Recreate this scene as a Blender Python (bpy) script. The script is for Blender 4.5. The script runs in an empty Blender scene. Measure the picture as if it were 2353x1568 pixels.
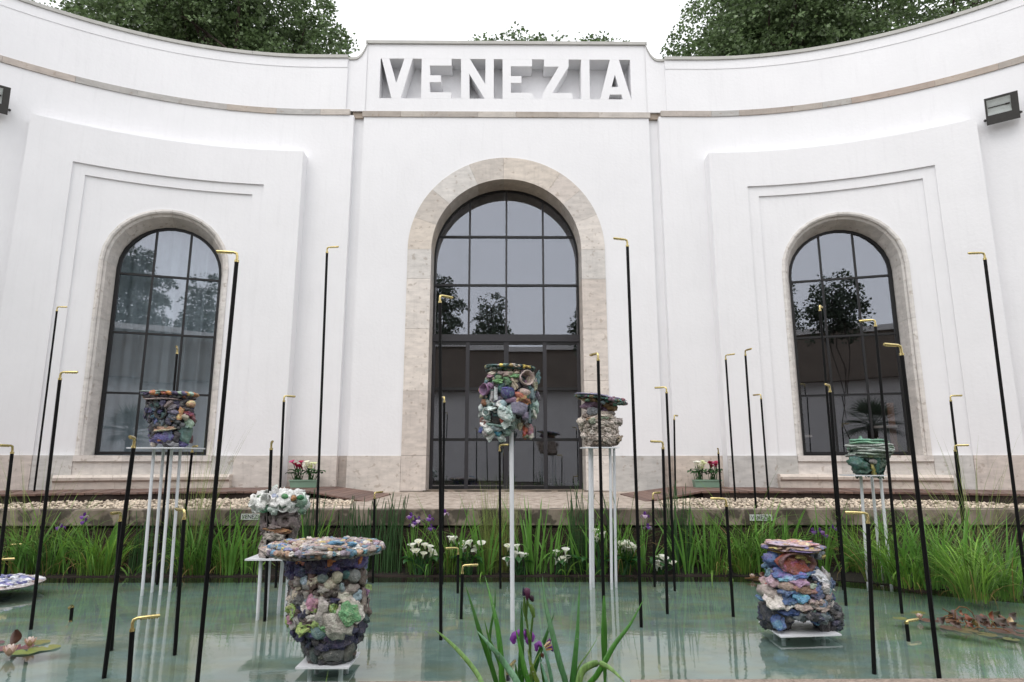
import bpy, bmesh, math, random
import numpy as np
from mathutils import Vector, Matrix, noise
random.seed(7); RNG = np.random.default_rng(11)
R = math.radians; PI = math.pi
SC = bpy.context.scene; COL = SC.collection

# ------------------------------------------------------------------ camera, sky, sun, exposure
EYE = Vector((0, 0, 1.75)); PITCH = R(10.6); YAW = R(0.53); FOC = 1460.0
cam_d = bpy.data.cameras.new('camera'); cam = bpy.data.objects.new('camera', cam_d); COL.objects.link(cam)
cam_d.sensor_width = 36; cam_d.lens = 36 * FOC / 2353; cam_d.clip_end = 900; cam_d.clip_start = .05
cam.location = EYE; cam.rotation_euler = (PI / 2 + PITCH, 0, -YAW); SC.camera = cam

world = bpy.data.worlds.new('World'); SC.world = world; world.use_nodes = True
wn = world.node_tree; wn.nodes.clear()
sky = wn.nodes.new('ShaderNodeTexSky'); sky.sky_type = 'NISHITA'; sky.sun_disc = False
SUN_EL, SUN_AZ = 58, 205            # degrees; azimuth clockwise from +Y (sun stands behind the camera, to its left)
sky.sun_elevation = R(SUN_EL); sky.sun_rotation = R(SUN_AZ); sky.dust_density = 4; sky.air_density = 1.2
mixw = wn.nodes.new('ShaderNodeMix'); mixw.data_type = 'RGBA'; mixw.inputs[0].default_value = .9
mixw.inputs[7].default_value = (7.9, 7.95, 8.15, 1)      # the even white cloud layer
bg = wn.nodes.new('ShaderNodeBackground'); bg.inputs[1].default_value = .1
wo = wn.nodes.new('ShaderNodeOutputWorld')
wn.links.new(sky.outputs[0], mixw.inputs[6]); wn.links.new(mixw.outputs[2], bg.inputs[0]); wn.links.new(bg.outputs[0], wo.inputs[0])

sun_d = bpy.data.lights.new('sun', 'SUN'); sun = bpy.data.objects.new('sun', sun_d); COL.objects.link(sun)
sun_d.energy = .6; sun_d.angle = R(45); sun_d.color = (1, .97, .93)
sd = Vector((math.sin(R(SUN_AZ)) * math.cos(R(SUN_EL)), math.cos(R(SUN_AZ)) * math.cos(R(SUN_EL)), math.sin(R(SUN_EL))))
sun.rotation_euler = sd.to_track_quat('Z', 'Y').to_euler(); sun.location = (0, -5, 30)

vs = SC.view_settings; vs.view_transform = 'Standard'; vs.look = 'None'; vs.gamma = 1; vs.use_curve_mapping = False
vs.exposure = 1.0
SC.render.engine = 'CYCLES'
cy = SC.cycles; cy.use_denoising = True; cy.max_bounces = 8; cy.diffuse_bounces = 4; cy.glossy_bounces = 4
cy.transparent_max_bounces = 24; cy.caustics_reflective = False; cy.caustics_refractive = False

# ------------------------------------------------------------------ from the photograph’s geometry to metres
_fw = Vector((math.sin(YAW) * math.cos(PITCH), math.cos(YAW) * math.cos(PITCH), math.sin(PITCH)))
_rt = Vector((math.cos(YAW), -math.sin(YAW), 0)); _up = _rt.cross(_fw)
def ray(x, y): return _fw + _rt * ((x - 1176.5) / FOC) + _up * ((784 - y) / FOC)
def atY(x, y, Y):
    d = ray(x, y); return EYE + d * (Y / d.y)
def atZ(x, y, z):
    d = ray(x, y); return EYE + d * ((z - EYE.z) / d.z)
def mpp(P): return (P - EYE).dot(_fw) / FOC      # metres per photo unit at a point

# ------------------------------------------------------------------ small mesh toolbox
ORG = {}
def lin(h):
    h = h.lstrip('#'); c = [int(h[i:i + 2], 16) / 255 for i in (0, 2, 4)]
    return tuple(x / 12.92 if x <= .04045 else ((x + .055) / 1.055) ** 2.4 for x in c)
def tag(o, label=None, cat=None, group=None, kind=None):
    if label: o['label'] = label
    if cat: o['category'] = cat
    if group: o['group'] = group
    if kind: o['kind'] = kind
    return o
def empty(name, loc, label=None, cat=None, group=None):
    o = bpy.data.objects.new(name, None); o.empty_display_size = .2; COL.objects.link(o)
    o.location = loc; ORG[o.name] = Vector(loc); return tag(o, label, cat, group)
def link(name, me, mat, parent=None, color=None):
    o = bpy.data.objects.new(name, me); COL.objects.link(o)
    if mat and not me.materials: me.materials.append(mat)
    if parent: o.parent = parent
    if color: o.color = (*color, 1)
    return o
class MB:
    def __init__(s): s.v = []; s.f = []
    def quad(s, a, b, c, d):
        n = len(s.v); s.v += [a, b, c, d]; s.f.append((n, n + 1, n + 2, n + 3))
    def grid(s, rows, close=False):
        n = len(s.v); m = len(rows[0])
        for r in rows: s.v += list(r)
        for i in range(len(rows) - 1):
            for j in range(m if close else m - 1):
                k = (j + 1) % m
                s.f.append((n + i * m + j, n + i * m + k, n + (i + 1) * m + k, n + (i + 1) * m + j))
    def face(s, pts):
        n = len(s.v); s.v += list(pts); s.f.append(tuple(range(n, n + len(pts))))
    def box(s, lo, hi, M=None):
        x0, y0, z0 = lo; x1, y1, z1 = hi
        p = [Vector(q) for q in ((x0, y0, z0), (x1, y0, z0), (x1, y1, z0), (x0, y1, z0), (x0, y0, z1), (x1, y0, z1), (x1, y1, z1), (x0, y1, z1))]
        if M: p = [M @ q for q in p]
        n = len(s.v); s.v += p
        s.f += [tuple(n + i for i in q) for q in ((0, 3, 2, 1), (4, 5, 6, 7), (0, 1, 5, 4), (1, 2, 6, 5), (2, 3, 7, 6), (3, 0, 4, 7))]
    def solid(s, mp, ss, zl, zh, d0, d1):
        """closed slab: columns ss, from zl(s) to zh(s), between offsets d0 (front) and d1 (back), laid on surface mp"""
        zl_ = zl if callable(zl) else (lambda q: zl); zh_ = zh if callable(zh) else (lambda q: zh)
        rows = []
        for q in ss: rows.append([mp(q, zl_(q), d0), mp(q, zh_(q), d0), mp(q, zh_(q), d1), mp(q, zl_(q), d1)])
        s.grid(rows, True); s.face(rows[0]); s.face(rows[-1][::-1])
    def tube(s, path, rad, n=8, cap=True):
        path = [Vector(p) for p in path]; rr = rad if isinstance(rad, (list, tuple)) else [rad] * len(path)
        rows = []; t0 = None
        for i, p in enumerate(path):
            t = (path[min(i + 1, len(path) - 1)] - path[max(i - 1, 0)]).normalized()
            if t0 is None:
                u = t.cross(Vector((0, 0, 1)) if abs(t.z) < .9 else Vector((1, 0, 0))).normalized()
            else: u = (u - t * u.dot(t)).normalized()
            w = t.cross(u); t0 = t
            rows.append([p + (u * math.cos(a) + w * math.sin(a)) * rr[i] for a in (2 * PI * k / n for k in range(n))])
        s.grid(rows, True)
        if cap: s.face(rows[0][::-1]); s.face(rows[-1])
    def lathe(s, prof, c=(0, 0, 0), n=24, cap=True):
        c = Vector(c); rows = [[c + Vector((r * math.cos(2 * PI * k / n), r * math.sin(2 * PI * k / n), z)) for k in range(n)] for r, z in prof]
        s.grid(rows, True)
        if cap: s.face(rows[0][::-1]); s.face(rows[-1])
    def blade(s, base, az, L, w, bend=.5, lean=.1, seg=6, fold=.25, droop=0, twist=0):
        """a sword or grass leaf: narrow folded strip that leans and bends outward"""
        base = Vector(base); out = Vector((math.cos(az), math.sin(az), 0)); side = Vector((-math.sin(az + twist), math.cos(az + twist), 0))
        p = base.copy(); rows = []; ang = lean
        for i in range(seg + 1):
            t = i / seg; ww = w * .5 * (min(1, .55 + 2.2 * t) if t < .3 else 1) * (1 - max(0, (t - .35) / .65) ** 1.7)
            d = Vector((0, 0, 1)) * math.cos(ang) + out * math.sin(ang); nrm = out * math.cos(ang) - Vector((0, 0, 1)) * math.sin(ang)
            rows.append([p - side * ww, p + nrm * ww * fold, p + side * ww])
            p = p + d * (L / seg); ang += (bend + droop * t) / seg
        s.grid(rows)
    def mesh(s, name, smooth=False, o=Vector((0, 0, 0)), merge=0):
        me = bpy.data.meshes.new(name); me.from_pydata([tuple(Vector(p) - o) for p in s.v], [], s.f)
        bm = bmesh.new(); bm.from_mesh(me)
        if merge: bmesh.ops.remove_doubles(bm, verts=bm.verts, dist=merge)
        bmesh.ops.recalc_face_normals(bm, faces=bm.faces); bm.to_mesh(me); bm.free()
        if smooth: me.polygons.foreach_set('use_smooth', [True] * len(me.polygons))
        me.update(); return me
    def build(s, name, mat, parent=None, smooth=False, color=None, merge=0):
        o = ORG.get(parent.name, Vector((0, 0, 0))) if parent else Vector((0, 0, 0))
        ob = link(name, s.mesh(name, smooth, o, merge), mat, parent, color)
        ORG[ob.name] = o; return ob
def fastmesh(name, V, F, smooth=False):
    me = bpy.data.meshes.new(name); V = np.asarray(V, np.float32); F = np.asarray(F, np.int32); k = F.shape[1]
    me.vertices.add(len(V)); me.vertices.foreach_set('co', V.ravel())
    me.loops.add(F.size); me.loops.foreach_set('vertex_index', F.ravel())
    me.polygons.add(len(F)); me.polygons.foreach_set('loop_start', np.arange(0, F.size, k, dtype=np.int32))
    try: me.polygons.foreach_set('loop_total', np.full(len(F), k, np.int32))
    except Exception: pass
    if smooth: me.polygons.foreach_set('use_smooth', [True] * len(F))
    me.update(calc_edges=True); me.validate(); return me
def frange(a, b, step):
    n = max(1, int(math.ceil(abs(b - a) / step - 1e-6))); return [a + (b - a) * i / n for i in range(n + 1)]

# ------------------------------------------------------------------ materials
def nodes(name):
    m = bpy.data.materials.new(name); m.use_nodes = True; t = m.node_tree; t.nodes.clear()
    return m, t, (lambda k: t.nodes.new('ShaderNode' + k)), t.links.new
def pmat(name, col, rough=.6, var=.12, ns=6, bump=.15, bs=40, objcol=False, island=0., metal=0, spec=.5, transl=0, stretch=(1, 1, 1), spot=None, streak=0, vor=0, col2=None, coat=0, bdist=.01, c2a=1, glaze=0):
    m, t, N, L = nodes(name)
    if isinstance(col, str): col = lin(col)
    out = N('OutputMaterial'); b = N('BsdfPrincipled'); geo = N('NewGeometry')
    mp = N('Mapping'); mp.inputs['Scale'].default_value = stretch; L(geo.outputs['Position'], mp.inputs[0])
    nz = N('TexNoise'); nz.inputs['Scale'].default_value = ns; nz.inputs['Detail'].default_value = 5; nz.inputs['Roughness'].default_value = .6; L(mp.outputs[0], nz.inputs[0])
    rm = N('MapRange'); rm.inputs[1].default_value = .3; rm.inputs[2].default_value = .7; rm.inputs[3].default_value = 1 - var; rm.inputs[4].default_value = 1 + var; L(nz.outputs[0], rm.inputs[0])
    if objcol:
        oi = N('ObjectInfo'); src = oi.outputs['Color']
    else:
        rgb = N('RGB'); rgb.outputs[0].default_value = (*col, 1); src = rgb.outputs[0]
    if col2:
        if isinstance(col2, str): col2 = lin(col2)
        n2 = N('TexNoise'); n2.inputs['Scale'].default_value = ns * .45; n2.inputs['Detail'].default_value = 6; L(mp.outputs[0], n2.inputs[0])
        r2 = N('MapRange'); r2.inputs[1].default_value = .42; r2.inputs[2].default_value = .62; r2.inputs[4].default_value = c2a; L(n2.outputs[0], r2.inputs[0])
        mc = N('Mix'); mc.data_type = 'RGBA'; L(r2.outputs[0], mc.inputs[0]); L(src, mc.inputs[6]); mc.inputs[7].default_value = (*col2, 1); src = mc.outputs[2]
    if glaze:       # a second run of glaze, different on every piece
        hs = N('HueSaturation'); oj = N('ObjectInfo'); rr_ = N('MapRange'); rr_.inputs[3].default_value = .36; rr_.inputs[4].default_value = .64; L(oj.outputs['Random'], rr_.inputs[0]); L(rr_.outputs[0], hs.inputs['Hue'])
        hs.inputs['Value'].default_value = 1.35; hs.inputs['Saturation'].default_value = .8; L(src, hs.inputs['Color'])
        ng = N('TexNoise'); ng.inputs['Scale'].default_value = 13; ng.inputs['Detail'].default_value = 4; ng.inputs['Distortion'].default_value = .8; L(geo.outputs['Position'], ng.inputs[0])
        rg = N('MapRange'); rg.inputs[1].default_value = .52; rg.inputs[2].default_value = .58; rg.inputs[4].default_value = glaze; L(ng.outputs[0], rg.inputs[0])
        mg = N('Mix'); mg.data_type = 'RGBA'; L(rg.outputs[0], mg.inputs[0]); L(src, mg.inputs[6]); L(hs.outputs[0], mg.inputs[7]); src = mg.outputs[2]
    vm = N('VectorMath'); vm.operation = 'SCALE'; L(src, vm.inputs[0]); L(rm.outputs[0], vm.inputs['Scale']); cur = vm.outputs[0]
    if island:
        ri = N('MapRange'); ri.inputs[3].default_value = 1 - island; ri.inputs[4].default_value = 1 + island; L(geo.outputs['Random Per Island'], ri.inputs[0])
        v2 = N('VectorMath'); v2.operation = 'SCALE'; L(cur, v2.inputs[0]); L(ri.outputs[0], v2.inputs['Scale']); cur = v2.outputs[0]
    if streak:      # rain streaks and stains with a shape of their own
        ms = N('Mapping'); ms.inputs['Scale'].default_value = (5, 5, .35); L(geo.outputs['Position'], ms.inputs[0])
        n3 = N('TexNoise'); n3.inputs['Scale'].default_value = 2.2; n3.inputs['Detail'].default_value = 7; n3.inputs['Roughness'].default_value = .7; L(ms.outputs[0], n3.inputs[0])
        r3 = N('MapRange'); r3.inputs[1].default_value = .52; r3.inputs[2].default_value = .78; r3.inputs[3].default_value = 1; r3.inputs[4].default_value = 1 - streak; L(n3.outputs[0], r3.inputs[0])
        v3 = N('VectorMath'); v3.operation = 'SCALE'; L(cur, v3.inputs[0]); L(r3.outputs[0], v3.inputs['Scale']); cur = v3.outputs[0]
    if spot:        # (colour, scale, threshold, amount)
        sc_, ssc, sth, sam = spot
        n4 = N('TexNoise'); n4.inputs['Scale'].default_value = ssc; n4.inputs['Detail'].default_value = 3; L(geo.outputs['Position'], n4.inputs[0])
        r4 = N('MapRange'); r4.inputs[1].default_value = sth; r4.inputs[2].default_value = sth + .06; r4.inputs[4].default_value = sam; L(n4.outputs[0], r4.inputs[0])
        m4 = N('Mix'); m4.data_type = 'RGBA'; L(r4.outputs[0], m4.inputs[0]); L(cur, m4.inputs[6]); m4.inputs[7].default_value = (*(lin(sc_) if isinstance(sc_, str) else sc_), 1); cur = m4.outputs[2]
    L(cur, b.inputs['Base Color']); b.inputs['Roughness'].default_value = rough; b.inputs['Metallic'].default_value = metal
    b.inputs['Specular IOR Level'].default_value = spec; b.inputs['Coat Weight'].default_value = coat
    if bump:
        if vor:
            bt = N('TexVoronoi'); bt.inputs['Scale'].default_value = vor; bo = bt.outputs[0]; L(geo.outputs['Position'], bt.inputs[0])
        else:
            bt = N('TexNoise'); bt.inputs['Scale'].default_value = bs; bt.inputs['Detail'].default_value = 4; bo = bt.outputs[0]; L(mp.outputs[0], bt.inputs[0])
        bp = N('Bump'); bp.inputs['Strength'].default_value = bump; bp.inputs['Distance'].default_value = bdist; L(bo, bp.inputs['Height']); L(bp.outputs[0], b.inputs['Normal'])
    if transl:
        tr = N('BsdfTranslucent'); L(cur, tr.inputs[0]); mx = N('MixShader'); mx.inputs[0].default_value = transl; L(b.outputs[0], mx.inputs[1]); L(tr.outputs[0], mx.inputs[2]); L(mx.outputs[0], out.inputs[0])
    else: L(b.outputs[0], out.inputs[0])
    return m
def glossmat(name, r0, tint, rough, wave=0, gcol=(1, 1, 1)):
    """clear sheet: what lies behind shows through, what stands in front is mirrored more at grazing angles (Schlick)"""
    m, t, N, L = nodes(name); out = N('OutputMaterial'); tr = N('BsdfTransparent'); tr.inputs[0].default_value = (*tint, 1)
    gl = N('BsdfGlossy'); gl.inputs['Roughness'].default_value = rough; gl.inputs[0].default_value = (*gcol, 1); mx = N('MixShader'); lw = N('LayerWeight')
    lw.inputs[0].default_value = .5
    pw = N('Math'); pw.operation = 'POWER'; pw.inputs[1].default_value = 5; L(lw.outputs['Facing'], pw.inputs[0])
    ma = N('Math'); ma.operation = 'MULTIPLY_ADD'; ma.inputs[1].default_value = 1 - r0; ma.inputs[2].default_value = r0; L(pw.outputs[0], ma.inputs[0])
    L(ma.outputs[0], mx.inputs[0]); L(tr.outputs[0], mx.inputs[1]); L(gl.outputs[0], mx.inputs[2]); L(mx.outputs[0], out.inputs[0])
    if wave:
        geo = N('NewGeometry'); mp = N('Mapping'); mp.inputs['Scale'].default_value = (1, 2.2, 1); L(geo.outputs['Position'], mp.inputs[0])
        n1 = N('TexNoise'); n1.inputs['Scale'].default_value = 5; n1.inputs['Detail'].default_value = 3; n1.inputs['Distortion'].default_value = .4; L(mp.outputs[0], n1.inputs[0])
        n2 = N('TexNoise'); n2.inputs['Scale'].default_value = 38; n2.inputs['Detail'].default_value = 2; L(mp.outputs[0], n2.inputs[0])
        ad = N('Math'); ad.operation = 'MULTIPLY_ADD'; ad.inputs[1].default_value = .12; L(n2.outputs[0], ad.inputs[0]); L(n1.outputs[0], ad.inputs[2])
        bp = N('Bump'); bp.inputs['Strength'].default_value = wave; bp.inputs['Distance'].default_value = .02; L(ad.outputs[0], bp.inputs['Height'])
        L(bp.outputs[0], gl.inputs['Normal'])
    return m
M = {}
M['plaster'] = pmat('white_plaster', (.81, .81, .825), .85, .024, .9, .4, 14, streak=.05, bdist=.01)
M['stone'] = pmat('travertine', '#cbbfb3', .6, .15, 3.5, .25, 60, objcol=True, stretch=(1, 1, 3), spot=('#8a7763', 9, .62, .4), streak=.16)
M['coping'] = pmat('coping_metal', '#b0afaa', .5, .1, 3, .05, 30)
M['frame'] = pmat('dark_steel', '#131315', .45, .08, 10, .04, 60)
M['frame2'] = pmat('dark_grey_door_steel', '#2c2b2f', .45, .08, 10, .04, 60)
M['glass'] = glossmat('window_glass', .15, (.90, .92, .94), .0, 0, (.89, .92, 1))
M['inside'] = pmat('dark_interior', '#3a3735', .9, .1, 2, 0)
M['curtain'] = pmat('grey_curtain', '#bcc8cc', .9, .06, 4, .1, 60, transl=.25)
M['shelf'] = pmat('pale_shelf', '#b9aaa0', .6, .1, 6, .05)
M['post'] = pmat('timber_post', '#8a5f47', .6, .12, 6, .05)
M['concrete'] = pmat('coping_concrete', '#8f8376', .85, .25, 5, .6, 50, streak=.6, col2='#6b5f52', spot=('#332e26', 3.5, .5, .75))
M['rough'] = pmat('exposed_aggregate', '#3e342a', .95, .3, 25, .9, 90, vor=70, spot=('#8a7a68', 60, .6, .6), bdist=.02)
M['pave'] = pmat('washed_pavement', '#b9aca0', .9, .16, 14, .5, 120, spot=('#6d6258', 70, .58, .55), streak=.0, col2='#94877b')
M['gravelbed'] = pmat('gravel_bed', '#675b4d', .95, .2, 40, .6, 90)
M['pebble'] = pmat('pebbles', '#c3b5a3', .8, .14, 30, .1, 80, island=.42)
M['wood'] = pmat('wet_deck_wood', '#6a5148', .55, .18, 4, .25, 60, objcol=True, stretch=(3, 3, 1))
M['woodedge'] = pmat('dark_timber_edge', '#2c1f19', .7, .2, 8, .2, 60)
M['nearstone'] = pmat('near_edge_aggregate', '#96867a', .9, .25, 25, .8, 90, vor=90, spot=('#5f5248', 70, .55, .6), bdist=.01)
M['soil'] = pmat('wet_soil', '#1d1812', .9, .3, 20, .6, 60, spot=('#3a3320', 14, .58, .6))
M['pool'] = pmat('pool_floor', '#768b85', .9, .14, 9, .4, 90, col2='#7f8771', stretch=(.4, .9, 1), spot=('#516864', 2.2, .5, .35), island=0)
M['water'] = glossmat('pond_water', .115, (.88, .92, .91), .006, .042)
M['pole'] = pmat('black_pole', '#060607', .5, .1, 20, .02, spec=.18)
M['brass'] = pmat('polished_brass', '#cdbc84', .24, .2, 60, .3, 260, metal=1, bdist=.004)
M['white'] = pmat('white_painted_steel', '#d9dbdf', .4, .04, 8, .02)
M['clay'] = pmat('glazed_clay', '#999999', .4, .32, 26, .85, 70, objcol=True, col2='#8d857c', c2a=.16, spot=('#cbc4b8', 60, .64, .4), bdist=.018, spec=.5, glaze=.55)
M['clayrough'] = pmat('crumbly_clay', '#b5a698', .9, .28, 24, 1.0, 38, objcol=True, spot=('#6f6459', 40, .6, .6), bdist=.05)
M['clay2'] = pmat('mottled_glaze', '#999999', .4, .25, 20, .5, 60, objcol=True, col2='#c3b9ac', spot=('#2e2f3a', 45, .63, .5), bdist=.012)
M['leaf'] = pmat('linden_leaf', '#657952', .38, .36, .8, 0, island=.5, transl=.35)
M['leafdark'] = pmat('evergreen_leaf', '#4a5745', .6, .25, 1, 0, island=.4, transl=.15)
M['bark'] = pmat('bark', '#3a3029', .9, .25, 8, .7, 30)
M['grass'] = pmat('fresh_grass', '#82a846', .45, .28, 3, 0, island=.5, transl=.42, col2='#557f36')
M['drygrass'] = pmat('dead_grass', '#a08a55', .7, .25, 6, 0, island=.4, transl=.3)
M['iris'] = pmat('iris_leaf', '#6d9e46', .4, .18, 4, .05, 200, island=.22, transl=.35)
M['irisnear'] = pmat('near_iris_leaf', '#4c7a34', .3, .3, 16, .2, 60, objcol=True, transl=.3, stretch=(9, 9, .5), col2='#38602a', c2a=.35)
M['reed'] = pmat('horsetail_green', '#33542a', .5, .25, 10, .1, 90, island=.35)
M['rush'] = pmat('rush_green', '#8a9a55', .5, .22, 4, 0, island=.5, transl=.3)
M['calla'] = pmat('calla_white', '#f0f0e6', .4, .04, 30, .05, transl=.25, objcol=True)
M['spadix'] = pmat('spadix_yellow', '#d8c24a', .6, .1, 60, .1)
M['callaleaf'] = pmat('calla_leaf', '#2f5a2c', .35, .2, 20, .05, island=.25, transl=.2)
M['petal'] = pmat('iris_petal', '#6a3a8c', .5, .2, 60, .05, transl=.3, objcol=True)
M['planter'] = pmat('green_plastic', '#7d9a86', .5, .05, 10, .03)
M['lamp'] = pmat('lamp_housing', '#4a4948', .5, .08, 20, .05)
M['lampglass'] = glossmat('lamp_glass', .06, (.97, .98, .98), .0)
M['reflector'] = pmat('lamp_reflector', '#eef2f0', .4, .06, 10, .02)
M['sign'] = pmat('white_sign', '#cfd2cf', .5, .05, 20, .02)
M['ink'] = pmat('dark_lettering', '#2a2f33', .6, .05, 20, 0)
M['pad'] = pmat('lily_pad', '#8c8f55', .4, .2, 18, .1, 60, objcol=True)
M['lily'] = pmat('lily_petal', '#f0d9d2', .45, .06, 30, 0, transl=.25, objcol=True)
M['dry'] = pmat('dead_stem', '#6b4a24', .6, .25, 20, .1)
M['far_wall'] = pmat('far_pale_wall', '#d8d4d0', .85, .06, 1, 0)
M['far_fascia'] = pmat('far_brown_fascia', '#75695e', .8, .12, 1.2, 0)
M['spike'] = pmat('steel_spikes', '#b9bbbd', .35, .05, 10, 0, metal=.7)
M['ground'] = pmat('park_ground', '#8a8073', .95, .15, 2, .2, 20)

# ------------------------------------------------------------------ the pavilion’s two surfaces: flat centre and the curved wings
CX, CY, R0 = 4.95, 4.72, 10.2
def Cm(x, z, d): return Vector((x, 15 - d, z))
def Wm(sg):
    def f(s, z, d):
        if s <= 0: return Vector((sg * (CX + s), CY + R0 - d, z))
        th = s / R0; r = R0 - d
        return Vector((sg * (CX + r * math.sin(th)), CY + r * math.cos(th), z))
    return f
def wing_sd(P, sg):
    x = sg * P.x
    if x <= CX: return x - CX, CY + R0 - P.y
    return R0 * math.atan2(x - CX, P.y - CY), R0 - math.hypot(x - CX, P.y - CY)
def arch(c, hw, zs):
    return lambda s: zs + math.sqrt(max(0, hw * hw - (s - c) ** 2))
def arch_cols(c, hw, n=24): return [c + hw * math.cos(PI * (1 - i / n)) for i in range(n + 1)]

PLZ = 1.845; ZTOP = 12.0; BZ0, BZ1 = 10.40, 10.55
pav = empty('pavilion', (0, 15, 1.05), 'white curved pavilion with cut-out VENEZIA letters and three arched glass openings', 'building')
mb = MB()
# centre: wall with the arched opening
AHW, AZS = 2.43, 6.85
top = arch(0, AHW, AZS)
def sheet(mb, mp, ss, zl, zh, d):
    zl_ = zl if callable(zl) else (lambda q: zl); zh_ = zh if callable(zh) else (lambda q: zh)
    for a, b in zip(ss[:-1], ss[1:]): mb.quad(mp(a, zl_(a), d), mp(b, zl_(b), d), mp(b, zh_(b), d), mp(a, zh_(a), d))
sheet(mb, Cm, [-3.66, -AHW], PLZ, BZ0, 0); sheet(mb, Cm, [AHW, 3.66], PLZ, BZ0, 0); sheet(mb, Cm, arch_cols(0, AHW, 40), top, BZ0, 0)
for s in (-1, 1): mb.quad(Cm(3.66 * s, 1.0, 0), Cm(3.66 * s, 12.48, 0), Cm(3.66 * s, 12.48, -.5), Cm(3.66 * s, 1.0, -.5))
LX0, LX1, LZ0, LZ1 = -3.294, 3.236, 10.929, 12.068
for a, b, c, d in ((-3.66, LX0, BZ1, 12.48), (LX1, 3.66, BZ1, 12.48), (LX0, LX1, BZ1, LZ0), (LX0, LX1, LZ1, 12.48)): sheet(mb, Cm, [a, b], c, d, 0)
RD = -.46
mb.quad(Cm(LX0, LZ1, 0), Cm(LX1, LZ1, 0), Cm(LX1, LZ1, RD), Cm(LX0, LZ1, RD)); mb.quad(Cm(LX0, LZ0, 0), Cm(LX1, LZ0, 0), Cm(LX1, LZ0, RD), Cm(LX0, LZ0, RD))
mb.quad(Cm(LX0, LZ0, 0), Cm(LX0, LZ1, 0), Cm(LX0, LZ1, RD), Cm(LX0, LZ0, RD)); mb.quad(Cm(LX1, LZ0, 0), Cm(LX1, LZ1, 0), Cm(LX1, LZ1, RD), Cm(LX1, LZ0, RD))
mb.quad(Cm(LX0, LZ0, RD), Cm(LX1, LZ0, RD), Cm(LX1, LZ1, RD), Cm(LX0, LZ1, RD))
mb.quad(Cm(-3.66, 11.4, -.9), Cm(3.66, 11.4, -.9), Cm(3.66, 12.48, -.9), Cm(-3.66, 12.48, -.9)); mb.quad(Cm(-3.66, 12.48, 0), Cm(3.66, 12.48, 0), Cm(3.66, 12.48, -.9), Cm(-3.66, 12.48, -.9))
mb.build('central_wall', M['plaster'], pav)
# the letters: solid wall left standing between deep cut-outs, flush with the face
def lp(x, y):
    P = atY(768.6 + x * .347, y * .347, 15); return (min(max(P.x, LX0), LX1), P.z)
T, B = 388, 660
LET = [('V', [(313, T), (364, T), (409, 550), (463, T), (518, T), (438, B), (376, B)]),
       ('E', [(578, T), (775, T), (775, 435), (632, 435), (632, 500), (705, 500), (705, 545), (630, 545), (630, 612), (772, 612), (772, B), (573, B)]),
       ('N', [(838, T), (897, T), (998, 557), (1000, T), (1055, T), (1055, B), (995, B), (893, 490), (893, B), (838, B)]),
       ('E', [(1113, T), (1308, T), (1308, 440), (1168, 440), (1168, 505), (1238, 505), (1238, 550), (1168, 550), (1168, 615), (1313, 615), (1313, B), (1113, B)]),
       ('Z', [(1388, T), (1550, T), (1550, 443), (1442, 617), (1575, 617), (1578, B), (1376, B), (1380, 618), (1485, 442), (1388, 442)]),
       ('I', [(1632, T), (1688, T), (1692, B), (1635, B)])]
def prism(mb, poly, mp, d0, d1, hole=None):
    f = [mp(x, z, d0) for x, z in poly]; b = [mp(x, z, d1) for x, z in poly]
    mb.face(f); mb.face(b[::-1]); n = len(poly)
    for i in range(n): j = (i + 1) % n; mb.quad(f[i], b[i], b[j], f[j])
def clampz(p): return (p[0], min(max(p[1], LZ0 + .002), LZ1 - .002))
for ch, poly in LET:
    q = MB(); prism(q, [clampz(lp(x, LZ1 if False else y)) if y not in (T, B) else (lp(x, y)[0], LZ1 - .002 if y == T else LZ0 + .002) for x, y in poly], Cm, 0, RD + .01)
    q.build('letter', M['plaster'], pav)
def lpz(x, y): return (lp(x, y)[0], LZ1 - .002 if y == T else LZ0 + .002 if y == B else lp(x, y)[1])
q = MB()   # the A, built as limbs round its counter
for poly in ([(1823, T), (1857, T), (1857, 495), (1835, 577), (1823, 627), (1815, B), (1760, B)], [(1857, T), (1883, T), (1966, B), (1910, B), (1900, 627), (1882, 577), (1857, 495)], [(1835, 577), (1882, 577), (1900, 627), (1823, 627)]):
    prism(q, [lpz(*p) for p in poly], Cm, 0, RD + .01)
q.build('letter', M['plaster'], pav)
q = MB()
for x0, x1 in ((318, 372), (900, 985), (1820, 1905)):
    for i in range(7):
        x = x0 + (x1 - x0) * i / 6; P = lpz(x, B)
        q.tube([Cm(P[0], LZ0 + .003, -.05 - .03 * (i % 2)), Cm(P[0] + random.uniform(-.015, .015), LZ0 + random.uniform(.06, .12), -.04)], .003, 4)
tag(q.build('bird_spikes', M['spike'], pav), kind='stuff')

def pale(h, k=.45, g=1.06):
    c = lin(h); l = .3 * c[0] + .6 * c[1] + .1 * c[2]; return tuple(min(.8, (x * (1 - k) + l * k * (1.02, 1, .985)[i]) * g) for i, x in enumerate(c))
STC = ['#d3c5b7', '#cbbcae', '#d6cbbf', '#c4bab0', '#cdbda9', '#c9c3bb', '#d8cabb', '#bfb3a5']
GREYS = ['#b9b7b2', '#b3b1ab', '#c0bdb7']
def stone(mp, s0, s1, z0, z1, d0, d1, col=None, name='plinth_stone', step=.35, gap=.0022):
    q = MB(); q.solid(mp, frange(s0 + gap, s1 - gap, step), z0, z1, d0, d1)
    return q.build(name, M['stone'], pav, color=pale(col or random.choice(STC), .62 if name == 'band_stone' else .45))
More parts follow.
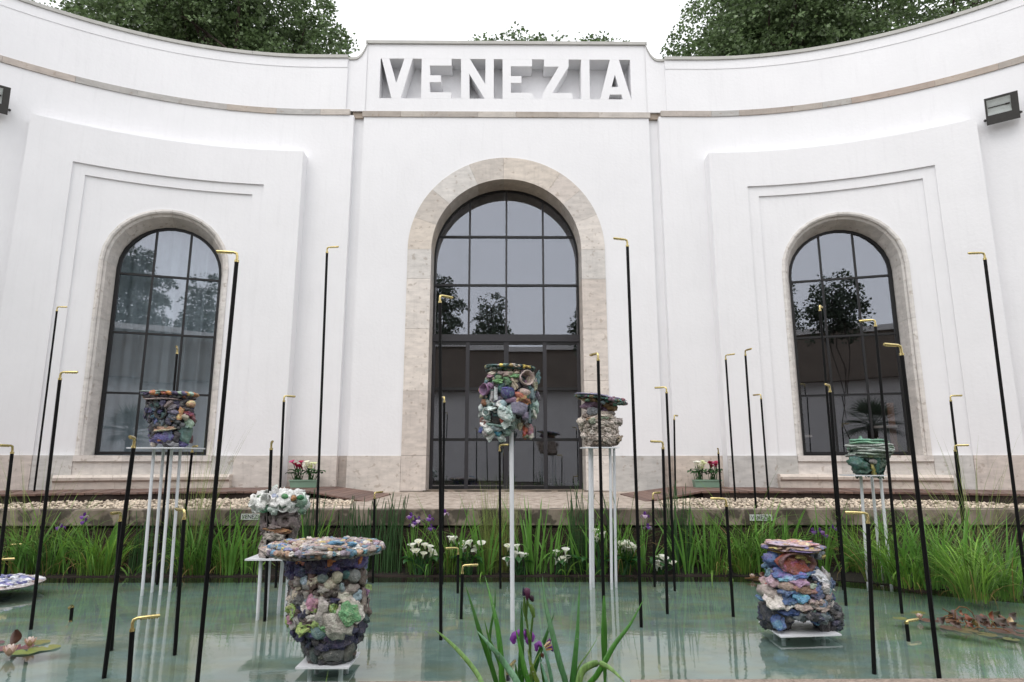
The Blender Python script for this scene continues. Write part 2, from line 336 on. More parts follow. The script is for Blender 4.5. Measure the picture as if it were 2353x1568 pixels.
# arch stones and jamb stones of the great door
angs = [0, 22, 40, 56, 92, 113, 140, 160, 180]
for a0, a1 in zip(angs[:-1], angs[1:]):
    q = MB(); rows = []
    for i in range(9):
        a = R(a0 + .05 + (a1 - a0 - .1) * i / 8); c_, s_ = math.cos(a), math.sin(a)
        rows.append([Cm(2.43 * c_, AZS + 2.43 * s_, .025), Cm(2.43 * c_, AZS + 2.43 * s_, -.7), Cm(1.85 * c_, AZS + 1.85 * s_, -.7), Cm(1.85 * c_, AZS + 1.85 * s_, .025)])
    q.grid(rows, True); q.face(rows[0]); q.face(rows[-1][::-1]); q.build('arch_stone', M['stone'], pav, color=pale(random.choice(STC)))
for sg, zs in ((-1, [1.05, 1.85, 3.35, 4.85, 6.1, AZS]), (1, [1.05, 1.85, 2.7, 3.6, 4.85, 6.1, AZS])):
    for z0, z1 in zip(zs[:-1], zs[1:]):
        q = MB(); q.box((min(sg * 1.85, sg * 2.43), 14.975, z0 + .003), (max(sg * 1.85, sg * 2.43), 15.7, z1 - .003)); q.build('jamb_stone', M['stone'], pav, color=pale(random.choice(STC)))
# centre plinth, string course and coping
for sg in (-1, 1):
    a, b = sorted((2.435 * sg, 3.68 * sg)); stone(Cm, a, b, 1.0, PLZ, .02, -.4, '#cbbfb2' if sg < 0 else '#b7b4ae')
xs = [-3.7] + [atY(768.6 + x * .347, 260, 15).x for x in (440, 600, 950, 1200, 1480, 1750)] + [3.7]
for i, (a, b) in enumerate(zip(xs[:-1], xs[1:])): stone(Cm, a, b, BZ0, BZ1, .03, -.3, ['#a8937a', '#b5a68f', '#ab9a86', '#c0b19c', '#a99478', '#b19f88', '#beb09e'][i], 'band_stone')
xs = [-3.69, -1.3, 1.2, 3.69]
def cop(mp, s0, s1, z, d0=.05, d1=-.55, h=.085):
    q = MB(); q.solid(mp, frange(s0 + .003, s1 - .003, .3), z, z + h, d0, d1); q.build('coping_strip', M['coping'], pav)
for a, b in zip(xs[:-1], xs[1:]): cop(Cm, a, b, 12.482, .05, -.93)
# wings
S1 = 14.5; PS0, PS1, PZ = .06, 6.04, 9.23; WC, WHW, WZS = 3.045, 1.11, 6.16; OHW = 1.37
def ring_sweep(mp, prof, c, zs, zb, t0, t1, hw):
    """sweep a moulding profile [(dr, d)] along jamb-arch-jamb; t in 0..3 = left jamb, arch, right jamb"""
    rows = []
    n = max(3, int((t1 - t0) * 18))
    for i in range(n + 1):
        t = t0 + (t1 - t0) * i / n; row = []
        for dr, d in prof:
            r = hw + dr
            if t <= 1: row.append(mp(c - r, zb + (zs - zb) * t, d))
            elif t <= 2: a = PI * (2 - t); row.append(mp(c + r * math.cos(a), zs + r * math.sin(a), d))
            else: row.append(mp(c + r, zs + (zb - zs) * (t - 2), d))
        rows.append(row)
    q = MB(); q.grid(rows, True); q.face(rows[0]); q.face(rows[-1][::-1]); return q
def divide(parent, mp, c, hw, zs, zb, mulls, trans, dF, mat, matp, ring=.06, bar=.045, bottom=.07):
    """bars and panes of an arched glazing, children of its window"""
    A = arch(c, hw - ring * .6, zs)
    for m in mulls:
        q = MB(); q.solid(mp, [c + m - bar / 2, c + m + bar / 2], zb + .02, min(A(c + m - bar / 2), A(c + m + bar / 2)), dF + .012, dF - .05); q.build('mullion', mat, parent)
    for z in trans:
        w = hw - .02 if z <= zs else math.sqrt(max(.01, hw ** 2 - (z - zs) ** 2)) - .02
        q = MB(); q.solid(mp, frange(c - w, c + w, .25), z - bar / 2, z + bar / 2, dF + .02, dF - .052); q.build('transom', mat, parent)
    xs = [-hw + ring * .5] + list(mulls) + [hw - ring * .5]; zz = [zb + bottom * .5] + list(trans) + [99]
    for a, b in zip(xs[:-1], xs[1:]):
        for z0, z1 in zip(zz[:-1], zz[1:]):
            cols = [c + x for x in frange(a, b, .12)]
            cols = [x for x in cols if A(x) > z0 + .03 or z1 < 90]
            if len(cols) < 2: continue
            q = MB(); ts, tz, sc_, zc_ = random.gauss(0, .003), random.gauss(0, .003), (cols[0] + cols[-1]) / 2, z0 + .5; q.solid((lambda s, z, d: mp(s, z, d + (s - sc_) * ts + (z - zc_) * tz)), cols, z0, (lambda s, z1=z1: min(z1, A(s))), dF - .018, dF - .026); q.build('pane', matp, parent)
for sg in (-1, 1):
    mp = Wm(sg); q = MB(); ZB = PLZ
    A = arch(WC, OHW, WZS)
    sheet(q, mp, [-1.05] + frange(0, PS0, 1), ZB, BZ0, 0); sheet(q, mp, frange(PS1, S1, .3), ZB, BZ0, 0); sheet(q, mp, frange(PS0, PS1, .2), PZ, BZ0, 0)
    sheet(q, mp, frange(-.83, 0, 1)[:-1] + frange(0, S1, .25), BZ1, ZTOP - .25, 0); sheet(q, mp, frange(-.83, 0, 1)[:-1] + frange(0, S1, .25), ZTOP - .25, ZTOP, .012)
    lo_ = frange(-.83, 0, 1)[:-1] + frange(0, S1, .25)
    for a, b in zip(lo_[:-1], lo_[1:]): q.quad(mp(a, ZTOP - .25, 0), mp(b, ZTOP - .25, 0), mp(b, ZTOP - .25, .012), mp(a, ZTOP - .25, .012))
    for a, b in ((-.83, 0), ): q.quad(mp(a, BZ1, 0), mp(a, ZTOP, 0), mp(a, ZTOP, -.5), mp(a, BZ1, -.5))
    q.quad(mp(-1.05, 1.0, 0), mp(-1.05, BZ0, 0), mp(-1.05, BZ0, -.3), mp(-1.05, 1.0, -.3))
    r1a, r1b, r1z = .98, 5.15, 8.33; r2a, r2b, r2z = 1.25, 4.89, 8.08; d1, d2, d3 = .35, .305, .265
    sheet(q, mp, frange(PS0, r1a, .2), ZB, PZ, d1); sheet(q, mp, frange(r1b, PS1, .2), ZB, PZ, d1); sheet(q, mp, frange(r1a, r1b, .2), r1z, PZ, d1)
    sheet(q, mp, frange(r1a, r2a, .2), ZB, r1z, d2); sheet(q, mp, frange(r2b, r1b, .2), ZB, r1z, d2); sheet(q, mp, frange(r2a, r2b, .2), r2z, r1z, d2)
    sheet(q, mp, frange(r2a, WC - OHW, .2), ZB, r2z, d3); sheet(q, mp, frange(WC + OHW, r2b, .2), ZB, r2z, d3); sheet(q, mp, arch_cols(WC, OHW, 30), A, r2z, d3)
    def jog(a, b, z, da, db, zb=ZB):
        for s in (a, b): q.quad(mp(s, zb, da), mp(s, z, da), mp(s, z, db), mp(s, zb, db))
        for s, t in zip(frange(a, b, .2)[:-1], frange(a, b, .2)[1:]): q.quad(mp(s, z, da), mp(t, z, da), mp(t, z, db), mp(s, z, db))
    jog(PS0, PS1, PZ, d1, 0, 1.0); jog(r1a, r1b, r1z, d1, d2); jog(r2a, r2b, r2z, d2, d3)
    for a, b in zip(frange(-.83, S1, .3)[:-1], frange(-.83, S1, .3)[1:]): q.quad(mp(a, ZTOP, .012), mp(b, ZTOP, .012), mp(b, ZTOP, -.5), mp(a, ZTOP, -.5)); q.quad(mp(a, 11.3, -.5), mp(b, 11.3, -.5), mp(b, ZTOP, -.5), mp(a, ZTOP, -.5))
    # link strip between wing and centre, its top sweeping up in a hollow curve; groove below the band
    xs_ = frange(3.64, 4.13, .04)
    cur = lambda x: 12.0 + .47 * (max(0, (4.0 - x) / .36) ** 2.6 if x < 4.0 else 0)
    f2 = lambda x, z, d: Vector((sg * x, 15 - d, z))
    sheet(q, f2, xs_, BZ1, cur, .02)
    q.quad(f2(3.6, BZ1 + .001, .02), f2(4.13, BZ1 + .001, .02), f2(4.13, BZ1 + .001, -.4), f2(3.6, BZ1 + .001, -.4))
    for a, b in zip(xs_[:-1], xs_[1:]): q.quad(f2(a, cur(a), .02), f2(b, cur(b), .02), f2(b, cur(b), -.5), f2(a, cur(a), -.5))
    sheet(q, f2, [3.6, 3.95], 1.0, BZ0, -.1)
    q.build('wing_wall', M['plaster'], pav)
    qc = MB(); qc.solid(f2, xs_, (lambda x: cur(x) + .002), (lambda x: cur(x) + .07), .05, -.52); qc.build('coping_strip', M['coping'], pav)
    ss = [-.83, 1.6, 4.0, 6.4, 8.8, 11.2, S1]
    for a, b in zip(ss[:-1], ss[1:]): cop(mp, a, b, ZTOP + .002, .05, -.52)
    # string course
    zb_ = BZ1 - .0
    if sg < 0:
        pts = [(-.95, '#bfae98'), (-.2, '#a9a69f'), (.9, '#b59d80'), (2.1, '#aba39a'), (3.15, '#a8a49b'), (4.1, '#a5a097'), (5.35, '#b8a18a'), (6.7, '#b39f8c'), (8.2, '#a9a197'), (10, '#b39f8c'), (12, '#a9a197'), (S1, '')]
    else:
        pts = [(-1.0, '#b3a08d'), (.3, '#a9a69f'), (1.0, '#a8927a'), (2.3, '#af9c84'), (3.0, '#a69f92'), (3.65, '#b08e6e'), (5.4, '#b59877'), (6.6, '#a8967f'), (8.2, '#b39f8c'), (10, '#a9a197'), (12, '#b39f8c'), (S1, '')]
    for (a, c_), (b, _) in zip(pts[:-1], pts[1:]): stone(mp, a, b, BZ0, BZ1, .03, -.3, c_, 'band_stone', .3)
    q2 = MB(); q2.solid(f2, [3.69, 3.96], BZ0 - .01, BZ1 - .002, -.03, -.2); q2.build('band_stone', M['stone'], pav, color=pale('#a48d73'))
    # plinth
    stone(mp, -1.06, PS0, 1.0, PLZ, .02, -.3, '#cfc0b3' if sg < 0 else '#cdb9a6'); q2 = MB(); q2.solid(f2, [3.69, 3.885], 1.0, PLZ, -.08, -.3); q2.build('plinth_stone', M['stone'], pav, color=pale('#b5a597'))
    cols = [(PS0, 1.18, GREYS[0] if sg > 0 else '#c9bfb4', d1), (5.15, 6.05, '#c9b9ab', d1)]
    for a, b, c_, dd in cols: stone(mp, a, b, 1.0, PLZ, dd + .02, dd - .3, c_)
    stone(mp, 1.18, 1.66, 1.0, PLZ, d1 + .005, d1 - .3, GREYS[sg > 0]); stone(mp, 4.43, 5.15, 1.0, PLZ, d1 + .005, d1 - .3, GREYS[2])
    for k, (a, b) in enumerate(((1.66, 2.6), (2.6, 3.5), (3.5, 4.43))):
        stone(mp, a, b, 1.72, PLZ, d3 + .12, d3 - .4, ['#cfc6bd', '#c6bcb2', '#d2c7bc'][k], 'sill_stone'); stone(mp, a - (.0 if k else 0), b, 1.40, 1.717, d3 + .07, d3 - .4, ['#cdc4bc', '#bfb9b2', '#c6beb5'][k])
    a, b = PS1, PS1 + 1.6
    while a < S1: stone(mp, a, min(b, S1), 1.0, PLZ, .02, -.3); a, b = b, b + random.uniform(1.2, 1.8)
    # rounded bench ledge below the window
    es = [1.17, 2.0, 2.75, 3.6, 4.72]
    for a, b in zip(es[:-1], es[1:]):
        q2 = MB(); rows = []
        prof = [(d1 - .1, 1.44), (d1 + .17, 1.44), (d1 + .235, 1.43), (d1 + .265, 1.385), (d1 + .255, 1.33), (d1 + .215, 1.30), (d1 - .1, 1.30)]
        for s in frange(a + .003, b - .003, .3): rows.append([mp(s, z, d) for d, z in prof])
        q2.grid(rows, True); q2.face(rows[0]); q2.face(rows[-1][::-1]); q2.build('ledge_stone', M['stone'], pav, color=pale(random.choice(['#cdbba8', '#c8b5a1', '#d2c2b0'])))
    for a, b in ((1.17, 2.3), (2.3, 3.55), (3.55, 4.72)): stone(mp, a, b, 1.0, 1.298, d1 + .2, d1 - .1, random.choice(['#c9b7a5', '#c4b2a0', '#cebda9']))
    # moulded stone surround in several stones
    prof = [(.28, d3 - .1), (.265, d3 + .028), (.215, d3 + .034), (.18, d3 + .012), (.165, d3 - .05), (.12, d3 - .085), (.0, -.20), (-.005, -.46), (.28, -.46)]
    ts = [0, .34, .78, 1.0, 1.22, 1.5, 1.78, 2.0, 2.3, 2.62, 3.0]
    for t0, t1 in zip(ts[:-1], ts[1:]):
        ring_sweep(mp, prof, WC, WZS, PLZ, t0 + .0006, t1 - .0006, WHW).build('surround_stone', M['stone'], pav, color=pale(random.choice(['#d2cdc6', '#d6d0c9', '#cbc6bf', '#d4ccc3'])))
    # the window: one flat plane set in the curved wall
    def fl(s, z, d, sg=sg):
        th = WC / R0; n = Vector((-sg * math.sin(th), -math.cos(th), 0)); t = Vector((sg * math.cos(th), -math.sin(th), 0))
        return Vector((sg * (CX + R0 * math.sin(th)), CY + R0 * math.cos(th), z)) + t * (s - WC) + n * d
    mp0, mp = mp, fl
    fr = [(.03, -.235), (-.055, -.235), (-.055, -.31), (.03, -.31)]
    w = ring_sweep(mp, fr, WC, WZS, PLZ + .02, 0, 3, WHW).build('window', M['frame'], pav)
    q2 = MB(); q2.solid(mp, frange(WC - WHW, WC + WHW, .25), PLZ + .02, PLZ + .09, -.236, -.308); q2.build('sill_bar', M['frame'], w)
    divide(w, mp, WC, WHW, WZS, PLZ + .02, [-.375, .375], [3.245, 4.64, 6.04], -.25, M['frame'], M['glass'])
# the great door: glazed arch above, beam, side lights and sliding leaves below
DHW, DZS, DY = 1.85, 6.85, -.64
fr = [(.02, DY), (-.05, DY), (-.05, DY - .09), (.02, DY - .09)]
door = ring_sweep(Cm, fr, 0, DZS, 1.05, 0, 3, DHW).build('door', M['frame'], pav)
q = MB(); q.solid(Cm, [-1.84, 1.84], 4.66, 4.84, DY + .04, DY - .12); q.build('beam', M['frame2'], door)
A = arch(0, DHW - .03, DZS)
def bars(vs_, hs, z0, z1s, w=.05):
    for x in vs_:
        q = MB(); q.solid(Cm, [x - w / 2, x + w / 2], z0, (lambda s: min(z1s, A(s))), DY + .012, DY - .06); q.build('mullion', M['frame2'], door)
    for z in hs:
        hw = DHW - .03 if z < DZS else math.sqrt(DHW ** 2 - (z - DZS) ** 2) - .03
        q = MB(); q.solid(Cm, [-hw, hw], z - w / 2, z + w / 2, DY + .02, DY - .062); q.build('transom', M['frame'], door)
bars([-.945, 0, .945], [6.12, 7.41], 4.84, 99)
def pane(x0, x1, z0, z1, d=0):
    cols = [x for x in frange(x0, x1, .1) if A(x) > z0 + .02]
    q = MB(); ts, tz, sc_, zc_ = random.gauss(0, .0025), random.gauss(0, .0025), (x0 + x1) / 2, z0 + .6; q.solid((lambda s, z, d: Cm(s, z, d + (s - sc_) * ts + (z - zc_) * tz)), cols, z0, (lambda s: min(z1, A(s))), DY - .02 + d, DY - .03 + d); q.build('pane', M['glass'], door)
for a, b in ((-1.82, -.945), (-.945, 0), (0, .945), (.945, 1.82)):
    for z0, z1 in ((4.84, 6.12), (6.12, 7.41), (7.41, 99)): pane(a, b, z0, z1)
for x, w in ((-.96, .09), (-.03, .055), (.03, .055), (.96, .09), (-1.8, .06), (1.8, .06)):
    q = MB(); q.solid(Cm, [x - w / 2, x + w / 2], 1.06, 4.66, DY + .014, DY - .07); q.build('stile', M['frame2'], door)
for z in (1.10, 2.235, 3.475, 4.62):
    for a, b in ((-1.79, -.99), (-.915, -.06), (.06, .915), (.99, 1.79)):
        q = MB(); q.solid(Cm, [a, b], z - .035, z + .035, DY + .004, DY - .05); q.build('rail', M['frame'], door)
for a, b in ((-1.79, -.99), (-.915, -.06), (.06, .915), (.99, 1.79)):
    for z0, z1 in ((1.1, 2.235), (2.235, 3.475), (3.475, 4.62)): pane(a, b, z0, z1)
# dim rooms behind the glass, and the roof
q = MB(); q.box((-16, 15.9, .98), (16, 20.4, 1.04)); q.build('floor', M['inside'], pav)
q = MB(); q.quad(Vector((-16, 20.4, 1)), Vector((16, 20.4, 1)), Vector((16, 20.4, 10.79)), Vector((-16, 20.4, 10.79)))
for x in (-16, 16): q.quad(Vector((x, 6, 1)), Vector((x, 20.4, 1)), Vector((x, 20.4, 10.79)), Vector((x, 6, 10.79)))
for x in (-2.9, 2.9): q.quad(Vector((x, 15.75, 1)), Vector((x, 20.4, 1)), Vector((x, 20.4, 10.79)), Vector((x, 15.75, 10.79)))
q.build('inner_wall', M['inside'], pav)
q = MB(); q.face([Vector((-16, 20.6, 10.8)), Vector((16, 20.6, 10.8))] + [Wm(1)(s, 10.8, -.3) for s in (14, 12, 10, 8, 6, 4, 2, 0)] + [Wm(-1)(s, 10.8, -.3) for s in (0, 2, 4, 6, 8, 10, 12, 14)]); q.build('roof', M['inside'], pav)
q = MB(); mp = Wm(-1)
ss = frange(WC - 1.5, WC + 1.5, .035)
q.grid([[mp(s, z, -.56 + .07 * math.sin(s * 17 + .8 * math.sin(s * 5)) + .02 * math.sin(s * 41)) for s in ss] for z in (1.3, 4, 7.6)]); q.build('curtain', M['curtain'], pav, smooth=True)
mp = Wm(1)
for s in (1.95, 3.95):
    q = MB(); q.solid(mp, [s - .06, s + .06], 1.1, 3.1, -1.1, -1.22); q.build('inner_post', M['post'], pav)
for s, z in ((2.1, 2.3), (3.8, 2.5), (2.0, 1.75)):
    q = MB(); q.solid(mp, [s - .22, s + .22], z, z + .05, -.95, -1.25); q.build('inner_shelf', M['shelf'], pav)

# ------------------------------------------------------------------ ground, terrace, deck, pond
def struct(q, name, mat, smooth=False):
    return tag(q.build(name, mat, None, smooth), kind='structure')
q = MB(); q.box((-120, -120, -.9), (120, 140, -.62)); struct(q, 'ground', M['ground'])
q = MB(); q.quad(Vector((-3.2, 10.98, .955)), Vector((3.2, 10.98, .955)), Vector((3.2, 15.7, 1.05)), Vector((-3.2, 15.7, 1.05))); struct(q, 'pavement', M['pave'])
q = MB(); q.box((-1.9, 14.9, 1.0), (1.9, 15.66, 1.062)); struct(q, 'door_step', M['concrete'])
q = MB()
for sg in (-1, 1):
    rows = []
    for x in (3.2, 5, 7, 9, 11, 14): rows.append([Vector((sg * x, y, z)) for y, z in ((10.98, .925), (11.8, .985), (13, 1.0), (15.2, 1.0))])
    q.grid(rows)
struct(q, 'gravel_bed', M['gravelbed'])
# pebbles: thousands, one object
def ico(n):
    bm = bmesh.new(); bmesh.ops.create_icosphere(bm, subdivisions=n, radius=.5); V = np.array([v.co[:] for v in bm.verts]); F = np.array([[v.index for v in f.verts] for f in bm.faces]); bm.free(); return V, F
IV, IF = ico(2); IV1, IF1 = ico(1)
def scatter(n, pos, smin, smax, base=(IV1, IF1), squash=(.45, .8)):
    V0, F0 = base; Vs = []; Fs = []
    for i in range(n):
        s = np.array([RNG.uniform(.8, 1.3), RNG.uniform(.7, 1.1), RNG.uniform(*squash)]) * RNG.uniform(smin, smax) * (1 if RNG.random() < .9 else 1.5)
        a, b = RNG.uniform(0, 6.28), RNG.uniform(-.4, .4); ca, sa, cb, sb = math.cos(a), math.sin(a), math.cos(b), math.sin(b)
        Rm = np.array([[ca, -sa, 0], [sa, ca, 0], [0, 0, 1]]) @ np.array([[1, 0, 0], [0, cb, -sb], [0, sb, cb]])
        V = (V0 * (1 + RNG.normal(0, .05, (len(V0), 1)))) * s @ Rm.T + np.array(pos(i)); Vs.append(V); Fs.append(F0 + i * len(V0))
    return np.vstack(Vs), np.vstack(Fs)
def gz(y): return .925 + (y - 10.98) / .82 * .06 if y < 11.8 else .985 + (y - 11.8) / 1.2 * .015
def ppos(i):
    y = 10.99 + 1.9 * RNG.random() ** 1.35; x = RNG.uniform(2.6 + (y - 11) * .2, 11.5) * (1 if RNG.random() < .5 else -1)
    return (x, y, gz(y) + RNG.uniform(0, .02))
V, F = scatter(8600, ppos, .026, .068)
pb = link('pebbles', fastmesh('pebbles', V, F, True), M['pebble']); tag(pb, kind='stuff'); pb['label'] = 'pale rounded pebbles spread between timber deck and pond coping'
# deck boards, two curved walks and their ramps to the door
DZ = 1.15
for sg in (-1, 1):
    mp = Wm(sg)
    deck = tag(empty('deck', tuple(mp(2.5, DZ, 1.5))), kind='structure')
    dF = lambda s: 2.25 + .06 * math.sin(s * 3.1) * .3
    s = -1.15; i = 0
    while s < 8.2:
        w = .188; q = MB(); jit = random.uniform(-.015, .015); dz = random.uniform(-.004, .004)
        d0 = .03 if s < 0 else .38
        if 1.1 < s < 4.7: d0 = .57
        q.solid(mp, [s + .005, s + w - .009], DZ - .035 + dz, DZ + dz, dF(s) + jit, d0)
        q.build('plank', M['wood'], deck, color=lin(random.choice(['#6d544a', '#644c43', '#755b50', '#5d473f', '#6f5a52']))); s += w; i += 1
    q = MB(); q.solid(mp, [-1.1] + frange(0, 8.2, .3), .98, DZ - .04, 2.2, 2.12); q.build('deck_edge', M['woodedge'], deck)
    # ramp boards
    a0, a1 = Vector((sg * 3.80, 12.65, DZ)), Vector((sg * 3.80, 14.86, DZ)); b0, b1 = Vector((sg * 2.62, 12.3, .985)), Vector((sg * 2.45, 14.0, 1.035))
    n = 9
    for i in range(n):
        t0, t1 = i / n + .004, (i + 1) / n - .004; q = MB(); p = [a0.lerp(b0, t0), a0.lerp(b0, t1), a1.lerp(b1, t1), a1.lerp(b1, t0)]
        dn = Vector((0, 0, -.03)); q.face(p); q.face([v + dn for v in p][::-1])
        for k in range(4): q.quad(p[k], p[k] + dn, p[(k + 1) % 4] + dn, p[(k + 1) % 4])
        q.build('plank', M['wood'], deck, color=lin(random.choice(['#6d544a', '#644c43', '#755b50', '#5d473f'])))
# pond: coping stones, rough wall under them, planting shelf, water
pond_wall = empty('pond_wall', (0, 10.8, .7), None); tag(pond_wall, kind='structure')
xs = [-14, -9.2, -6.1, -2.72, 0.35, 3.6, 6.4, 9.3, 14]
for a, b in zip(xs[:-1], xs[1:]):
    q = MB(); q.box((a + .006, 10.70 + random.uniform(-.008, .008), .70), (b - .006, 11.0, .955)); o = q.build('coping_stone', M['concrete'], pond_wall)
    bv = o.modifiers.new('bevel', 'BEVEL'); bv.width = .012; bv.segments = 2
q = MB(); q.box((-14, 10.74, -.6), (14, 15.2, .66)); q.build('rough_wall', M['rough'], pond_wall)
V, F = scatter(1500, lambda i: (RNG.uniform(-9, 9), 10.735, RNG.uniform(.02, .655)), .015, .045); tag(link('aggregate', fastmesh('aggregate', V - np.array([0, 10.8, .7]), F, True), M['rough'], pond_wall), kind='stuff')
tray = [(-14, 10.25), (3.4, 10.22), (4.9, 9.82), (5.7, 9.32), (6.75, 8.67), (8.2, 7.9), (9.5, 7.5), (14, 7.2)]
q = MB()
for (x0, y0), (x1, y1) in zip(tray[:-1], tray[1:]):
    for (ya, yb, za, zb) in ((0, 1, .015, .06),): q.quad(Vector((x0, y0, .008)), Vector((x1, y1, .008)), Vector((x1, 10.74, .05)), Vector((x0, 10.74, .05)))
    q.quad(Vector((x0, y0, -.5)), Vector((x1, y1, -.5)), Vector((x1, y1, .008)), Vector((x0, y0, .008)))
struct(q, 'planting_shelf', M['soil'])
q = MB(); q.box((-14, 10.215, -.25), (3.4, 10.245, .016)); struct(q, 'shelf_edging', M['woodedge'])
q = MB(); q.quad(Vector((-14, 3.9, -.085)), Vector((14, 3.9, -.085)), Vector((14, 10.8, -.085)), Vector((-14, 10.8, -.085))); struct(q, 'pond_floor', M['pool'])
q = MB(); q.quad(Vector((-14, 3.95, 0)), Vector((14, 3.95, 0)), Vector((14, 10.73, 0)), Vector((-14, 10.73, 0))); struct(q, 'water', M['water'])
near = tag(empty('near_terrace', (0, 4, .25)), kind='structure')
for i, (a, b, c) in enumerate([(-14, -1.02, 4.5), (-1.02, -.30, 4.745), (-.30, .86, 4.45), (.86, 3.9, 4.765), (3.9, 14, 4.78)]):
    q = MB(); q.box((a + .004, 3.9, -.6), (b - .004, c, .25)); o = q.build('edge_stone', M['nearstone'] if i != 2 else M['soil'], near)
q = MB(); q.box((-14, -20, -.6), (14, 3.9, .235)); q.build('paving', M['rough'], near)
# ------------------------------------------------------------------ floodlights on the wings
def floodlight(sg, s, z, label):
    mp = Wm(sg); P = mp(s, z, .3); u = (mp(s + .05, z, .3) - mp(s - .05, z, .3)).normalized() * sg; n = (mp(s, z, .6) - mp(s, z, 0)).normalized()
    o = empty('floodlight', tuple(P), label, 'floodlight', 'floodlights on the curved wings')
    w = Vector((0, 0, 1)); t = R(-24); f = (n * math.cos(t) + w * math.sin(t)).normalized(); w2 = u.cross(f).normalized(); w2 = w2 if w2.z > 0 else -w2
    Mx = Matrix(((u.x, w2.x, f.x, P.x), (u.y, w2.y, f.y, P.y), (u.z, w2.z, f.z, P.z), (0, 0, 0, 1)))
    W_, H_, D_ = .29, .29, .1
    q = MB(); q.box((-W_, -H_, -D_), (W_, H_, .03), Mx)
    x0, x1, y0, y1 = -W_ + .03, W_ - .13, -H_ + .2, H_ - .05
    if sg < 0: x0, x1 = -W_ + .14 - .1, W_ - .12
    q.box((-W_, -H_, .03), (W_, y0, .07), Mx); q.box((-W_, y1, .03), (W_, H_, .07), Mx); q.box((-W_, y0, .03), (x0, y1, .07), Mx); q.box((x1, y0, .03), (W_, y1, .07), Mx)
    h = q.build('housing', M['lamp'], o)
    q = MB(); rows = [[Mx @ Vector((x, y, zz)) for x in (x0, x1)] for y, zz in ((y0, .066), (y0 + .06, .05), ((y0 + y1) / 2, .044), (y1 - .06, .05), (y1, .066))]; q.grid(rows); q.build('reflector', M['reflector'], o)
    q = MB(); q.tube([Mx @ Vector((x1 - .1, (y0 + y1) / 2, .052)), Mx @ Vector((x1 - .02, (y0 + y1) / 2, .052))], .018, 8); q.tube([Mx @ Vector((x0 + .02, (y0 + y1) / 2, .05)), Mx @ Vector((x1 - .1, (y0 + y1) / 2, .05))], .01, 8); q.build('lamp_tube', M['frame'], o)
    q = MB(); q.box((x0, y0, .071), (x1, y1, .075), Mx); q.build('glass', M['lampglass'], o)
    q = MB()
    for sx in (-1, 1):
        q.tube([Mx @ Vector((sx * W_, -H_ * .6, -.02)), Mx @ Vector((sx * (W_ + .05), -H_ * .6, -.02))], .022, 8); q.box((sx * W_ + sx * .02 - .008, -H_ * .6 - .03, -.30), (sx * W_ + sx * .02 + .008, -H_ * .6 + .03, 0), Mx)
    q.build('bracket', M['lamp'], o)
floodlight(1, 6.53, 9.33, 'grey floodlight on the right-hand curved wing, below its stone band')
floodlight(-1, 6.75, 9.40, 'grey floodlight on the left-hand curved wing, cut by the picture edge')

# ------------------------------------------------------------------ black poles with brass spouts
GP = 'black poles with brass water spouts'
